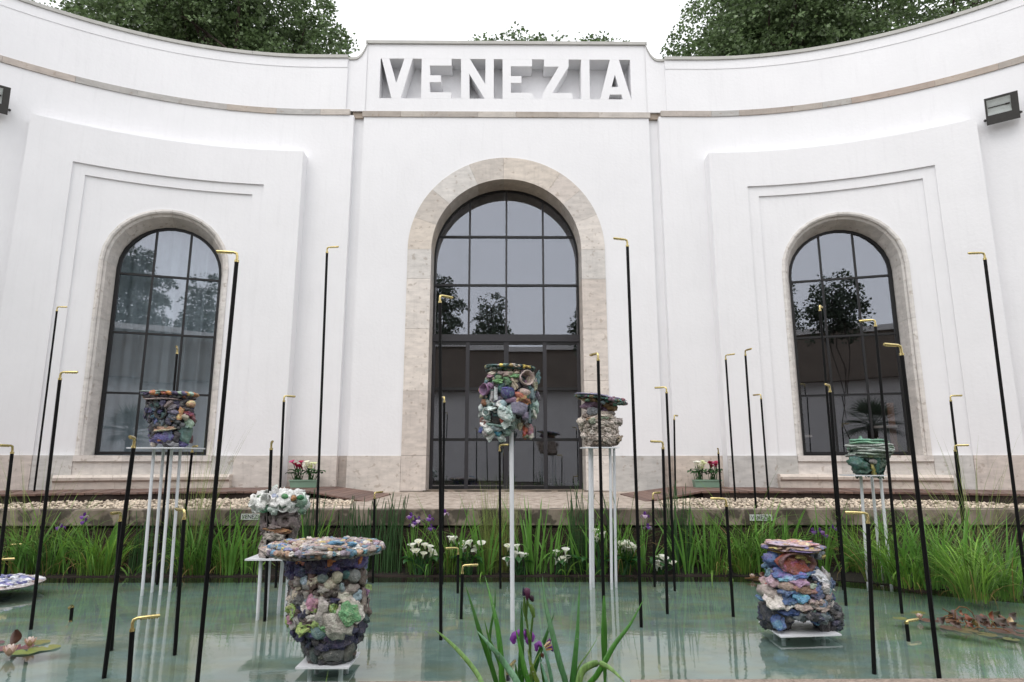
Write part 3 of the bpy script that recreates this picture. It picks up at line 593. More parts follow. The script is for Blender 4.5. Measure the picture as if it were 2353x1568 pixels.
# name of place, top (x,y), tip of spout (x,y), foot (x,y), foot level
POLES = [
 ('its top at the far left picture edge', (30, 1022), (27, 1016), (-16, 1420), 0),
 ('tall, thin, rising from the gravel far left', (132, 704), (154, 705), (76, 1149), .99),
 ('standing in water just right of the blue plate', (140, 853), (179, 854), (73, 1428), 0),
 ('low, cut by the left picture edge above blue plate', (1, 1283), (43, 1281), (-4, 1352), 0),
 ('short, in the plants just above the blue plate', (21, 1250), (50, 1247), (12, 1326), 0),
 ('tiny stub barely above the water at the left', (166, 1388), (181, 1392), (165, 1411), 0),
 ('tall, its top just left of the four-legged stand’s plate', (310, 1003), (324, 1000), (242, 1534), 0),
 ('close behind another at left, spout facing front', (278, 1174), (281, 1178), (257, 1474), 0),
 ('low at bottom left, spout rising to the right', (306, 1418), (354, 1399), (294, 1592), 0),
 ('very tall, spout overlapping the left window’s surround', (546, 578), (498, 572), (454, 1556), 0),
 ('one rising behind the urn in front of the left window', (408, 799), (418, 796), (362, 1330), 0),
 ('spout level with the four-legged stand’s plate', (443, 1024), (463, 1023), (409, 1334), 0),
 ('low, long spout crossing the four-legged stand’s legs', (425, 1169), (391, 1167), (403, 1484), 0),
 ('rising behind the crowned head, shorter one', (624, 1014), (638, 1013), (609, 1410), 0),
 ('rising behind the crowned head, nearest the left trough', (653, 908), (672, 909), (634, 1337), 0),
 ('tall, before plain wall between left window and door', (752, 567), (785, 566), (722, 1350), 0),
 ('short, in horsetails before the left timber ramp', (861, 1130), (875, 1129), (857, 1327), 0),
 ('tall, before the left part of the glass door', (1011, 676), (1038, 679), (1013, 1451), 0),
 ('half hidden behind the tall one left of door', (1021, 910), (1012, 913), (1016, 1329), 0),
 ('low, among the white callas, spout to the left', (1053, 1257), (1025, 1258), (1052, 1349), 0),
 ('low, before the callas, spout to the right', (1063, 1297), (1101, 1297), (1060, 1405), 0),
 ('just below the hanging sculpture before the door', (1148, 1021), (1168, 1018), (1150, 1339), 0),
 ('crossing the pale crumbly sculpture by the door', (1374, 809), (1360, 814), (1388, 1430), 0),
 ('tall, right of the door, spout to the left', (1441, 549), (1408, 547), (1473, 1423), 0),
 ('before plain wall right of door, ribbed spout left', (1531, 888), (1508, 898), (1550, 1344), 0),
 ('very thin one at the wall foot right of the door', (1549, 953), (1562, 953), (1552, 1130), 1.15),
 ('smooth rounded spout, left of the right flower trough', (1523, 1013), (1492, 1010), (1533, 1394), 0),
 ('short one in front of the right timber ramp', (1500, 1131), (1522, 1130), (1504, 1335), 0),
 ('short, thin, beside the right trough’s red flowers', (1650, 1030), (1642, 1029), (1657, 1138), 1.1),
 ('leftmost of three thin ones in the right gravel', (1667, 815), (1683, 812), (1690, 1153), .99),
 ('middle of three thin ones in the right gravel', (1712, 804), (1718, 799), (1737, 1164), .985),
 ('rightmost, shortest of three in the right gravel', (1748, 905), (1738, 906), (1767, 1153), .99),
 ('low, spout just above the plaque on the right', (1668, 1144), (1633, 1143), (1684, 1400), 0),
 ('thin, before the left half of the right window', (1883, 700), (1900, 700), (1937, 1342), 0),
 ('overlapping the thin one in the right window', (1906, 884), (1885, 879), (1943, 1376), 0),
 ('tall one in front of the middle of the right window', (2010, 733), (1982, 738), (2071, 1393), 0),
 ('thick front one at the right edge of the right window', (2069, 791), (2024, 790), (2157, 1548), 0),
 ('front one left of the green sculpture stand legs', (1993, 1176), (1948, 1175), (2008, 1525), 0),
 ('right of two close ones in the plants at the right', (2183, 908), (2211, 905), (2231, 1318), 0),
 ('lower of two close ones in the plants at the right', (2193, 1022), (2216, 1021), (2226, 1330), 0),
 ('tallest one at the right picture edge, spout to the left', (2261, 579), (2222, 583), (2367, 1420), 0),
 ('short stub by the water lily bud at the right', (2082, 1424), (2120, 1421), (2086, 1454), 0),
 ('sunken stub, spout barely above water behind the iris', (1168, 1531), (1184, 1531), (1168, 1539), 0)]
def water_pole(where, t, tip, ft, fz):
    Bp = atZ(ft[0], ft[1], fz); Tp = atY(t[0], t[1], Bp.y); k = mpp(Tp)
    o = empty('water_pole', (Bp.x, Bp.y, fz), 'black pole with brass spout, ' + where, 'water pole', GP)
    rb = .0185; H = Tp.z - .1 * min(1, max(.35, (Tp.z - fz) / .5)); H = max(H, fz + .02)
    ax = lambda z: Bp.lerp(Tp, (z - fz) / max(.01, Tp.z - fz))
    q = MB(); q.tube([ax(fz - (.19 if fz == 0 else .08)) if Tp.z - fz > .2 else Bp - Vector((0, 0, .19)), ax(H)], rb, 14); q.build('pole', M['pole'], o, True)
    L = .185; dx = (tip[0] - t[0]) * k; dx = max(-L * .99, min(L * .99, dx)); above = t[1] < 1058
    toward = (tip[1] < t[1]) if above else (tip[1] > t[1]); dy = math.sqrt(max(0, L * L - dx * dx)) * (-1 if toward else 1)
    dirv = Vector((dx, dy, 0)).normalized(); c = Tp - Vector((0, 0, .012))
    rs = .0125
    # collar, riser, elbow, arm in one brass spout
    pth = [ax(H - .004), ax(H + .012)] ; q = MB(); q.tube([ax(H - .006), ax(H + .016)], rb + .0022, 14)
    pts = [ax(H)]; rad = [rs]
    zc = Tp.z - .012
    pts += [Vector((Tp.x, Tp.y, zc - .035)), Vector((Tp.x, Tp.y, zc - .01)) + dirv * .006, Vector((Tp.x, Tp.y, zc)) + dirv * .03, Vector((Tp.x, Tp.y, zc + .002)) + dirv * L * .5, Vector((Tp.x, Tp.y, zc + .002)) + dirv * (L - .006), Vector((Tp.x, Tp.y, zc + .002)) + dirv * L]
    if pts[1].z < pts[0].z: pts[0] = pts[1] - Vector((0, 0, .01))
    rad = [rs, rs, rs * 1.08, rs, rs * 1.05, rs * 1.12, rs * .95]
    q.tube(pts, rad, 12)
    sp = q.build('spout', M['brass'], o, True)
    q = MB()
    for i in range(7):
        p = Vector((Tp.x, Tp.y, zc - rs)) + dirv * L * (.3 + .1 * i); q.box(tuple(p - Vector((.0045, .0045, .005))), tuple(p + Vector((.0045, .0045, .004))))
    tag(q.build('drip_nozzles', M['brass'], sp), kind='stuff')
    return o
for p in POLES: water_pole(*p)

# ------------------------------------------------------------------ sculpture stands
def stand(name, label, plate, zp, legs, th=.018, rl=.021):
    """plate: four corners in the world; legs: top point / foot point"""
    c = sum(plate, Vector()) / len(plate)
    o = empty(name, (c.x, c.y, 0), label, 'stand', 'white steel stands in the pond')
    q = MB(); f = [Vector((p.x, p.y, zp)) for p in plate]; b = [v - Vector((0, 0, th)) for v in f]; q.face(f); q.face(b[::-1])
    for i in range(len(f)): j = (i + 1) % len(f); q.quad(f[i], b[i], b[j], f[j])
    q.build('plate', M['white'], o)
    for a, b_ in legs: q = MB(); q.tube([b_ - Vector((0, 0, .19)), a], rl, 12); q.build('leg', M['white'], o, True)
    return o
def legs_px(tops, feet, zt):
    out = []
    for t, f in zip(tops, feet):
        F = atZ(f[0], f[1], 0); T = atY(t[0], t[1], F.y); T.z = zt - .01; out.append((T, F))
    return out
def sq(cx, cy, w, d, rot=0):
    return [Vector((cx + math.cos(rot) * x - math.sin(rot) * y, cy + math.sin(rot) * x + math.cos(rot) * y, 0)) for x, y in ((-w, -d), (w, -d), (w, d), (-w, d))]
ZA = atY(380, 1029, 9.41).z; ZBs = atY(625, 1279, 8.0).z; ZE = atY(1380, 1028, 9.65).z; ZF = atY(2000, 1091, 9.48).z
stand('stand', 'white stand with four close thin legs under the urn before the left window', sq(-4.93, 9.42, .40, .33), ZA, legs_px([(354, 1031), (376, 1029), (395, 1031), (415, 1031)], [(328, 1354), (351, 1347), (370, 1352), (392, 1346)], ZA))
stand('stand', 'white stand with a plate on spread legs under the crowned clay head', sq(-2.72, 8.05, .33, .26), ZBs, legs_px([(600, 1280), (620, 1280), (664, 1285), (650, 1280)], [(593, 1408), (612, 1400), (657, 1400), (640, 1392)], ZBs))
stand('stand', 'white stand with paired legs under the pale crumbly sculpture by the door', sq(1.40, 9.65, .27, .2), ZE, legs_px([(1355, 1032), (1360, 1032), (1402, 1032), (1411, 1032)], [(1357, 1341), (1363, 1336), (1405, 1340), (1415, 1336)], ZE))
stand('stand', 'white stand with three legs under the small green sculpture', sq(5.22, 9.46, .24, .2), ZF, legs_px([(1978, 1094), (2003, 1094), (2023, 1094)], [(1994, 1343), (2026, 1337), (2048, 1346)], ZF))
pc = [atZ(678.4, 1534, .06), atZ(801, 1534, .06), atZ(828.5, 1498, .06), atZ(715, 1498, .06)]
cc = sum(pc, Vector()) / 4
stand('stand', 'square white plate just above the water under the large front urn', pc, .06, [(Vector((cc.x + x, cc.y + y, .05)), Vector((cc.x + x, cc.y + y, 0))) for x in (-.13, .13) for y in (-.1, .1)], .014)
pg = [atZ(1743.5, 1427.8, .06), atZ(1793.5, 1462.5, .06), atZ(1934, 1458, .06), atZ(1868, 1424, .06)]
cg = sum(pg, Vector()) / 4
stand('stand', 'white diamond plate just above the water under the right-hand stone stack', pg, .06, [(Vector((cg.x + x, cg.y + y, .05)), Vector((cg.x + x, cg.y + y, 0))) for x in (-.2, .2) for y in (-.1, .1)], .014)
FD = atZ(1178, 1428, 0)
o = empty('stand', (FD.x, FD.y, 0), 'single thick white post carrying the hanging sculpture before the door', 'stand', 'white steel stands in the pond')
q = MB(); q.tube([FD - Vector((0, 0, .19)), Vector((atY(1175, 1010, FD.y).x, FD.y, atY(1175, 985, FD.y).z))], .025, 16); q.build('post', M['white'], o, True)

# ------------------------------------------------------------------ clay sculptures: a rough core and many modelled pieces
def nz(v, s, o=0): return noise.noise(Vector(v) * s + Vector((o * 3.7, o * 1.3, o * 7.1)))
def shape(kind, k):
    """unit-sized clay pieces; x right, z up, -y towards whoever looks at its face"""
    rnd = random.Random(k * 31 + hash(kind) % 97 if False else k * 31 + sum(map(ord, kind)))
    if kind in ('lump', 'pebble', 'chunk', 'slab', 'plate', 'leaf'):
        bm = bmesh.new(); bmesh.ops.create_icosphere(bm, subdivisions=2 if kind == 'chunk' else 3, radius=.5)
        for v in bm.verts:
            c = v.co.copy(); a = math.atan2(c.z, c.x)
            if kind == 'lump': v.co = c * (1 + .55 * nz(c, 2.0, k) + .42 * nz(c, 4.8, k + 9) + .24 * nz(c, 10, k + 4) + .12 * nz(c, 19, k + 2))
            elif kind == 'pebble': v.co = c * (1 + .2 * nz(c, 1.6, k) + .12 * nz(c, 5, k) + .07 * nz(c, 12, k))
            elif kind == 'chunk':
                v.co = c * (1 + .55 * nz(c, 1.7, k) + .35 * nz(c, 4.3, k + 5))
            elif kind == 'slab':
                rr = math.hypot(c.x, c.z); e = 1 + .42 * nz((math.cos(a), math.sin(a), 0), 1.5, k) + .3 * nz((math.cos(a), math.sin(a), 0), 4.5, k)
                v.co = Vector((c.x * e, math.copysign(min(.5, abs(c.y) ** .5 * .71), c.y) + .5 * nz((c.x, c.z, 0), 2.2, k) + .3 * nz((c.x, c.z, 1), 7, k), c.z * e))
            elif kind == 'plate':
                a2 = math.atan2(c.y, c.x); e = 1 + .13 * nz((math.cos(a2), math.sin(a2), 0), 2, k) + .09 * nz((math.cos(a2), math.sin(a2), 0), 7, k)
                v.co = Vector((c.x * e, c.y * e, math.copysign(min(.5, abs(c.z) ** .5 * .71), c.z) + .55 * nz((c.x, c.y, 0), 3.1, k)))
            else:
                t = c.z + .5; v.co = Vector((c.x * (.55 + .75 * math.sin(PI * min(1, max(0, t)))) + .16 * math.sin(3.2 * t + k), c.y + .5 * math.sin(2.4 * t) - .25 + .2 * nz(c, 4, k), c.z)) + Vector((1, 1, 1)) * .07 * nz(c, 8, k)
        me = bpy.data.meshes.new('clay_' + kind); bm.to_mesh(me); bm.free()
        if kind not in ('chunk', 'slab'): me.polygons.foreach_set('use_smooth', [True] * len(me.polygons))
        return me
    q = MB()
    if kind == 'cup':
        n = 18; rows = []
        for r, y in ((.06, .48), (.28, .42), (.40, .2), (.46, -.1), (.5, -.42), (.47, -.5), (.42, -.42), (.36, -.1), (.28, .16), (.1, .3)):
            rows.append([Vector((r * math.cos(a) * (1 + .16 * nz((math.cos(a), math.sin(a), y), 1.7, k)), y + .12 * nz((math.cos(a), math.sin(a), 0), 2.5, k), r * math.sin(a) * (1 + .16 * nz((math.cos(a), math.sin(a), y), 1.7, k)))) for a in (2 * PI * i / n for i in range(n))])
        q.grid(rows, True); q.face(rows[0]); q.face(rows[-1])
    elif kind == 'tube':
        pts = [Vector((.12 * math.sin(2.6 * t + k), .06 * math.cos(3 * t), t - .5)) for t in (i / 9 for i in range(10))]
        q.tube(pts, [.30, .33, .34, .30, .28, .27, .28, .27, .28, .30], 12, cap=False)
        q.tube([pts[-1], pts[-1] - Vector((0, 0, .02)), pts[-1] - Vector((0, 0, .25))], [.30, .22, .19], 12); q.tube([pts[0] + Vector((0, 0, .01)), pts[0]], [.3, .3], 12)
    elif kind == 'fold':
        rows = []
        for i in range(15):
            u = i / 14; row = []
            for j in range(9):
                v = j / 8; amp = .32 * (.3 + v); ph = u * 2 * PI * 2.2 + k
                row.append(Vector((u - .5 + .10 * math.sin(ph * .7 + v * 3), amp * math.sin(ph) * .9 + .15 * nz((u, v, k), 3), (v - .5) + .16 * math.sin(ph * 1.3 + 1) + .1 * nz((u, v, k), 5))))
            rows.append(row)
        back = [[p + Vector((0, .09, .02)) for p in r] for r in rows]
        loop = [[a for a in r] + [b for b in rb[::-1]] for r, rb in zip(rows, back)]
        q.grid(loop, True); q.face(loop[0]); q.face(loop[-1])
    elif kind == 'ring':
        n = 20; rows = []
        for i in range(n + 1):
            a = 2 * PI * i / n; c = Vector((math.cos(a), 0, math.sin(a)))
            rows.append([c * (.36 + .15 * math.cos(b) * (1 + .3 * nz(c, 1.8, k))) + Vector((0, .16 * math.sin(b) + .1 * nz(c, 1.5, k), 0)) for b in (2 * PI * j / 9 for j in range(9))])
        q.grid(rows, True)
    return q.mesh('clay_' + kind, True)
SHP = {}
def getshape(kind, i):
    if (kind, i) not in SHP: SHP[kind, i] = shape(kind, i); SHP[kind, i].materials.append(M['clay'])
    return SHP[kind, i]
PNAME = dict(lump='clay_lump', pebble='clay_pebble', chunk='clay_chunk', slab='clay_slab', plate='clay_plate', leaf='clay_petal', cup='clay_cup', tube='clay_tube', fold='clay_fold', ring='clay_ring')
class Sculpt:
    def __init__(s, name, label, Y, o, k, prof, core='#2a2628', depth=.85, mat='clay', seat=None):
        """prof: rows (y, centre x, half width) read off the front view; the core is a rough body of that outline"""
        s.Y, s.ox, s.oy, s.k = Y, o[0], o[1], k; s.prof = prof; s.depth = depth; s.n = 0; s.mat = mat
        b = s.pt(prof[-1][1], prof[-1][0]); s.root = empty(name, (b.x, Y, b.z), label, 'sculpture'); s.m = mpp(s.pt(prof[0][1], prof[0][0])) * k
        if core:
            rows = []; n = 26; ys = [prof[0][0] + (prof[-1][0] - prof[0][0]) * i / 22 for i in range(23)]
            for y in ys:
                cx, hw = s.at(y); P = s.pt(cx, y); r = hw * s.m * .88; row = []
                for j in range(n):
                    a = 2 * PI * j / n; d = Vector((math.cos(a), math.sin(a) * depth, 0)); e = 1 + .16 * nz(P + d, 6, 2) + .1 * nz(P + d, 17, 5); row.append(P + d * r * e)
                rows.append(row)
            q = MB(); q.grid(rows, True); q.face(rows[0]); q.face(rows[-1][::-1]); q.build('clay_body', M['clayrough' if mat == 'clayrough' else 'clay'], s.root, True, color=lin(core))
    def pt(s, x, y, fwd=0): return atY(s.ox + x * s.k, s.oy + y * s.k, s.Y - fwd)
    def at(s, y):
        p = s.prof; ys = [r[0] for r in p]; return float(np.interp(y, ys, [r[1] for r in p])), float(np.interp(y, ys, [r[2] for r in p]))
    def put(s, kind, P, w, d, h, col, rot=0, az=0, tilt=0, mat=None):
        s.n += 1; me = getshape(kind, s.n * 7 % 5); c_ = lin(col) if isinstance(col, str) else col; l_ = .3 * c_[0] + .6 * c_[1] + .1 * c_[2]; v_ = .82 + .3 * ((s.n * 37) % 11) / 11; col = tuple((x * .92 + l_ * .08) * v_ for x in c_)
        ob = bpy.data.objects.new(PNAME[kind], me); COL.objects.link(ob); ob.parent = s.root
        ob.matrix_basis = Matrix.Translation(P - ORG[s.root.name]) @ Matrix.Rotation(az, 4, 'Z') @ Matrix.Rotation(tilt, 4, 'X') @ Matrix.Rotation(R(rot), 4, 'Y') @ Matrix.Diagonal((w, d, h, 1))
        ob.color = (*(lin(col) if isinstance(col, str) else col), 1)
        mt = mat or s.mat
        if mt != 'clay': ob.material_slots[0].link = 'OBJECT'; ob.material_slots[0].material = M[mt]
        return ob
    def add(s, kind, x, y, w, h, col, rot=0, th=None, out=.0, tilt=0, f=None, mat=None):
        cx, hw = s.at(y); t = max(-1, min(1, (x - cx) / max(1, hw))); fwd = (math.sqrt(1 - t * t) * hw * s.depth * .92 if f is None else f) * s.m + out * s.m
        az = math.asin(t) * .75 if f is None else 0
        P = s.pt(x, y, fwd); th = th if th is not None else .65 * min(w, h)
        sc = mpp(P) / mpp(s.pt(x, y)); s.put(kind, P, w * s.m * sc * 1.08, th * s.m, h * s.m * sc * 1.08, col, rot, az, tilt, mat)
    def fill(s, y0, y1, size, pal, kinds, az=(0, 360), sq=(.5, 1), scale=1.0, jit=.25, mat=None):
        """cover the body all round"""
        y = y0; rnd = random.Random(int(y0 * 7 + size))
        while y < y1:
            cx, hw = s.at(y); n = max(3, int((az[1] - az[0]) / 360 * 2 * PI * hw * .92 / size * 1.15)); o = rnd.random()
            for i in range(n):
                a = R(az[0] + (az[1] - az[0]) * (i + o + rnd.uniform(-.3, .3)) / n); yy = y + rnd.uniform(-jit, jit) * size; c2, h2 = s.at(yy)
                P = s.pt(c2, yy); d = Vector((math.sin(a), -math.cos(a) * s.depth, 0)); P = P + d * h2 * s.m * .93 * scale
                w = size * rnd.uniform(.8, 1.5); h = size * rnd.uniform(*sq) * 1.2
                s.put(rnd.choice(kinds), P, w * s.m, min(w, h) * .7 * s.m, h * s.m, rnd.choice(pal), rnd.uniform(-35, 35), a, rnd.uniform(-.3, .3), mat)
            y += size * .72
    def crumbs(s, y0, y1, n, size, pal, out=.9, mat=None):
        """small shards pressed into the gaps all over the body"""
        rnd = random.Random(int(y0 + n))
        for i in range(n):
            a = rnd.uniform(0, 2 * PI); y = rnd.uniform(y0, y1); cx, hw = s.at(y); P = s.pt(cx, y) + Vector((math.sin(a), -math.cos(a) * s.depth, 0)) * hw * s.m * out * rnd.uniform(.95, 1.1); k = size * rnd.uniform(.5, 1.4)
            s.put(rnd.choice(['lump', 'chunk', 'slab', 'fold', 'lump', 'cup']), P, k * 1.25 * s.m, k * .7 * s.m, k * rnd.uniform(.5, 1) * s.m, rnd.choice(pal), rnd.uniform(-70, 70), a + rnd.uniform(-.4, .4), rnd.uniform(-.6, .6), mat)
    def rim(s, x, y, w, d, tilt=0, roll=0, n=40, pal=(), size=40, hgt=.7, below=0, kinds=('lump', 'pebble')):
        """a ring of small pieces round a plate edge"""
        P0 = s.pt(x, y); rnd = random.Random(int(x + y))
        for i in range(n):
            a = 2 * PI * (i + rnd.uniform(-.3, .3)) / n; v = Vector((math.cos(a) * w / 2, math.sin(a) * d / 2, -below)) * s.m
            v = Matrix.Rotation(R(roll), 3, 'Y') @ Matrix.Rotation(tilt, 3, 'X') @ v
            k = size * rnd.uniform(.7, 1.35); s.put(rnd.choice(kinds), P0 + v, k * s.m * 1.2, k * s.m, k * hgt * s.m, rnd.choice(pal), rnd.uniform(-30, 30), a + PI / 2)
    def top(s, x, y, w, d, n, pal, size, tilt=0, roll=0, up=.0, kinds=('lump', 'slab'), flat=.35):
        """small pieces scattered over a plate"""
        P0 = s.pt(x, y); rnd = random.Random(int(x * 3 + y))
        for i in range(n):
            a = rnd.uniform(0, 2 * PI); r = math.sqrt(rnd.random()) * .95; v = Vector((math.cos(a) * w / 2 * r, math.sin(a) * d / 2 * r, up)) * s.m
            v = Matrix.Rotation(R(roll), 3, 'Y') @ Matrix.Rotation(tilt, 3, 'X') @ v; k = size * rnd.uniform(.6, 1.5)
            s.put('lump' if rnd.random() < .5 else 'plate', P0 + v, k * s.m * 1.3, k * s.m * 1.1, k * flat * s.m, rnd.choice(pal), rnd.uniform(-12, 12), rnd.uniform(0, 6))
NAVY, NAVY2, PURP, LILAC, MAUVE, PINK = '#34345e', '#25264a', '#5a5590', '#77748c', '#8d6a8c', '#b8859c'
TEAL, TEAL2, MINT, CREAM, WHITE, BEIGE = '#3c6a68', '#26484a', '#a9c8bc', '#cfc5ae', '#d6d2ca', '#b5a294'
BROWN, BROWN2, ORANGE, RUST, GREY, DGREY, CHAR = '#6b5a54', '#4d423f', '#bd7338', '#7d4a2e', '#8f8d8a', '#5b5d5e', '#33323a'
GREEN, DGREEN, LIME, PBLUE, BLUE, SKY, CORAL, RED = '#5f9a66', '#2f5a40', '#9ab860', '#9db7c2', '#3f5f96', '#4f9ac0', '#c06a52', '#8c2f36'

# large front urn
S = Sculpt('clay_urn', 'large colourful clay urn with wide mosaic brim at the pond’s front', cc.y, (576.5, 1104.9), .2954,
    [(560, 595, 300), (640, 590, 305), (720, 590, 300), (800, 600, 295), (900, 605, 300), (1000, 605, 300), (1080, 600, 298), (1160, 605, 275), (1220, 612, 238), (1290, 620, 192), (1400, 622, 158), (1425, 620, 140)], '#2e2b33', .8)
S.fill(590, 690, 95, [NAVY, NAVY, PURP, NAVY2], ['slab', 'slab', 'chunk'])
S.fill(730, 890, 72, [GREY, BROWN, PBLUE, BROWN2, '#a39c94', DGREY, CREAM], ['pebble', 'lump', 'slab', 'chunk'])
S.fill(900, 1130, 82, [WHITE, BROWN, GREY, '#b9b1a8', BROWN2, NAVY, '#c7beb6', PINK, '#cfc8c0', LIME], ['lump', 'chunk', 'slab', 'fold', 'cup'])
S.fill(1150, 1250, 78, [NAVY2, NAVY, CHAR, '#2c3c48'], ['chunk', 'lump'])
S.fill(1290, 1400, 85, [DGREY, CHAR, '#44504e', '#3d4238'], ['pebble', 'lump'])
for a in [('slab', 345, 650, 165, 140, NAVY, -20, 40), ('slab', 505, 600, 165, 90, NAVY2, 10, 45), ('slab', 722, 608, 195, 120, NAVY, -6, 45), ('slab', 845, 615, 100, 120, PURP, 60, 45), ('slab', 400, 690, 115, 80, PURP, 0, 45), ('slab', 555, 655, 130, 90, NAVY, 30, 50), ('slab', 660, 665, 90, 60, PURP, 0, 50),
          ('lump', 400, 638, 95, 45, '#b7794c', 5, 60), ('lump', 622, 625, 90, 100, ORANGE, 0, 70), ('lump', 842, 598, 55, 120, ORANGE, 20, 60), ('lump', 470, 660, 60, 45, '#c8a06c', 0, 60), ('plate', 612, 676, 60, 26, CREAM, 0, 50),
          ('pebble', 560, 758, 82, 78, '#6f8480', 0, 75), ('pebble', 673, 747, 90, 86, '#b9b59c', 0, 85), ('pebble', 800, 740, 100, 95, '#8b9290', 0, 90), ('pebble', 616, 806, 90, 82, '#c2b8a2', 0, 85), ('pebble', 362, 882, 92, 90, '#c8bda4', 0, 85), ('lump', 345, 775, 130, 92, PBLUE, -10, 90), ('pebble', 740, 730, 70, 60, TEAL, 0, 60),
          ('tube', 455, 812, 110, 190, '#6a544c', 18, 80), ('lump', 860, 755, 70, 130, BROWN, 0, 80), ('lump', 868, 930, 60, 190, '#7c6a66', 4, 70), ('lump', 630, 880, 90, 60, BROWN2, 0, 80), ('lump', 570, 850, 110, 50, '#a9a39c', 10, 70), ('lump', 775, 850, 120, 70, '#8a817a', -20, 80), ('lump', 820, 895, 85, 85, PBLUE, 0, 80), ('lump', 710, 830, 40, 70, '#7f9a98', 0, 70),
          ('slab', 468, 945, 125, 112, PINK, 5, 55), ('lump', 560, 1005, 105, 175, '#c2bcb4', 8, 90), ('lump', 655, 1110, 240, 150, '#bdb7ae', 25, 90), ('lump', 735, 905, 110, 100, '#c0b6aa', 0, 80), ('slab', 645, 985, 66, 86, LIME, 4, 50), ('lump', 497, 1008, 42, 44, LIME, 0, 50), ('lump', 655, 930, 90, 40, NAVY, 0, 60),
          ('slab', 785, 1012, 200, 165, '#d2cbc2', 42, 60), ('pebble', 530, 1170, 130, 118, '#5c7c80', 30, 100), ('lump', 562, 1132, 75, 60, '#6ba36a', 20, 70), ('lump', 670, 1146, 60, 30, LIME, 0, 70),
          ('chunk', 430, 1030, 100, 85, NAVY2, 0, 80), ('lump', 362, 1005, 80, 120, BROWN, 25, 70), ('lump', 440, 1105, 120, 95, BROWN2, 0, 80), ('lump', 330, 960, 85, 95, '#a3a19c', 0, 70), ('lump', 312, 1090, 60, 70, '#9a928a', 0, 60), ('chunk', 398, 1180, 90, 66, NAVY, 0, 70), ('chunk', 545, 1260, 190, 105, NAVY2, 10, 90), ('chunk', 700, 1250, 210, 120, NAVY2, -10, 100), ('chunk', 745, 1172, 150, 75, NAVY, -10, 80),
          ('lump', 905, 838, 64, 60, LIME, 0, 60), ('lump', 892, 868, 50, 50, MAUVE, 0, 60), ('lump', 905, 1020, 70, 56, BROWN, 0, 70), ('chunk', 850, 1140, 95, 140, NAVY2, 15, 90), ('lump', 880, 1070, 70, 70, TEAL2, 0, 70),
          ('pebble', 640, 1345, 160, 118, '#5a5c5a', 0, 110), ('pebble', 755, 1310, 95, 140, '#5d5f57', 5, 90), ('pebble', 500, 1335, 95, 135, '#3a4a48', -5, 90), ('pebble', 650, 1405, 120, 46, '#32343c', 0, 90), ('pebble', 490, 1398, 85, 34, '#33312d', 0, 80)]:
    S.add(*a[:5], a[5], a[6], a[7], out=12)
S.add('slab', 765, 1036, 165, 138, GREEN, 42, 42, out=62)
BP = (576, 512)
S.put('plate', S.pt(*BP), 900 * S.m, 860 * S.m, 40 * S.m, '#a89a90', 0, .3); S.put('plate', S.pt(590, 550), 800 * S.m, 740 * S.m, 40 * S.m, '#8f8a86', 0, 1.3)
S.crumbs(600, 1400, 110, 42, [CHAR, BROWN2, NAVY2, BROWN, NAVY, DGREY, '#3a3430', GREY])  # mostly dark shards: the shade of the crevices put into their colours
S.top(BP[0], BP[1] - 24, 870, 830, 230, ['#b39c88', '#a58272', '#b8a68c', '#a88790', '#cfc7bb', '#bfae66', '#6485a0', '#9a98a2', '#a68c80', '#8d8296', '#b5a9a4', '#94a0a8'], 34, flat=.6)
S.rim(BP[0], BP[1] + 4, 885, 845, n=92, pal=['#4a7f9e', '#3f6f94', '#a98a72', '#a59c95', '#d8d4cc', '#b0907a', '#8d8290', '#7c6f72', '#557f9c', '#d4ccbf', '#a8886e'], size=42, hgt=.9)
S.rim(BP[0] + 10, BP[1] + 34, 780, 740, n=44, pal=['#8c8782', '#a7a19b', '#d5d2cb', '#6a6864'], size=60, hgt=.5)
for x, y, w, h, c in ((810, 522, 90, 38, '#dedbd5'), (450, 548, 75, 42, '#c8c5c2'), (540, 535, 120, 50, '#8a8886'), (920, 535, 90, 36, '#a8968c'), (240, 515, 90, 40, '#4f86a6'), (160, 520, 60, 44, '#3f6f8e'), (670, 487, 110, 30, '#4d88ad'), (790, 492, 90, 30, '#4d88ad')): S.add('lump', x, y, w, h, c, 0, 60, f=395 - abs(x - 576) * .55)

# urn before the left window
S = Sculpt('clay_urn', 'dark clay urn with orange rim and petalled hole before the left window', 9.42, (307.5, 883.9), .10417,
    [(190, 800, 500), (300, 800, 480), (360, 800, 470), (420, 800, 490), (560, 800, 500), (700, 810, 490), (850, 830, 450), (950, 800, 420), (1050, 790, 410), (1200, 790, 390), (1260, 780, 360)], '#211f26', .8)
S.fill(240, 320, 105, [CHAR, NAVY2, '#3d3a48', DGREY, '#4c4a58'], ['lump', 'pebble'])
S.fill(420, 900, 130, [CHAR, '#4d4a52', NAVY, DGREY, '#4a4450', TEAL2], ['lump', 'slab', 'leaf', 'fold'])
S.fill(950, 1240, 130, [CHAR, PURP, '#454349', NAVY], ['lump', 'chunk', 'slab'])
S.put('plate', S.pt(800, 195), 1120 * S.m, 960 * S.m, 46 * S.m, '#a9bdb2', 2, .4); S.put('plate', S.pt(770, 360), 1010 * S.m, 880 * S.m, 44 * S.m, '#c9b3b0', 1, 1.4)
S.rim(800, 225, 1080, 900, n=40, pal=['#b9702f', '#5a4f80', '#8a6a3a', '#8fae9f', CHAR, '#3c3a5c', '#c4803a'], size=105)
S.rim(790, 290, 980, 820, n=34, pal=[CHAR, '#3a3846', DGREY, '#54505c', '#8a5426'], size=100)
S.crumbs(380, 1240, 90, 75, [CHAR, DGREY, PURP, '#5a4a4c', TEAL2, '#7a6c68', ORANGE, NAVY])
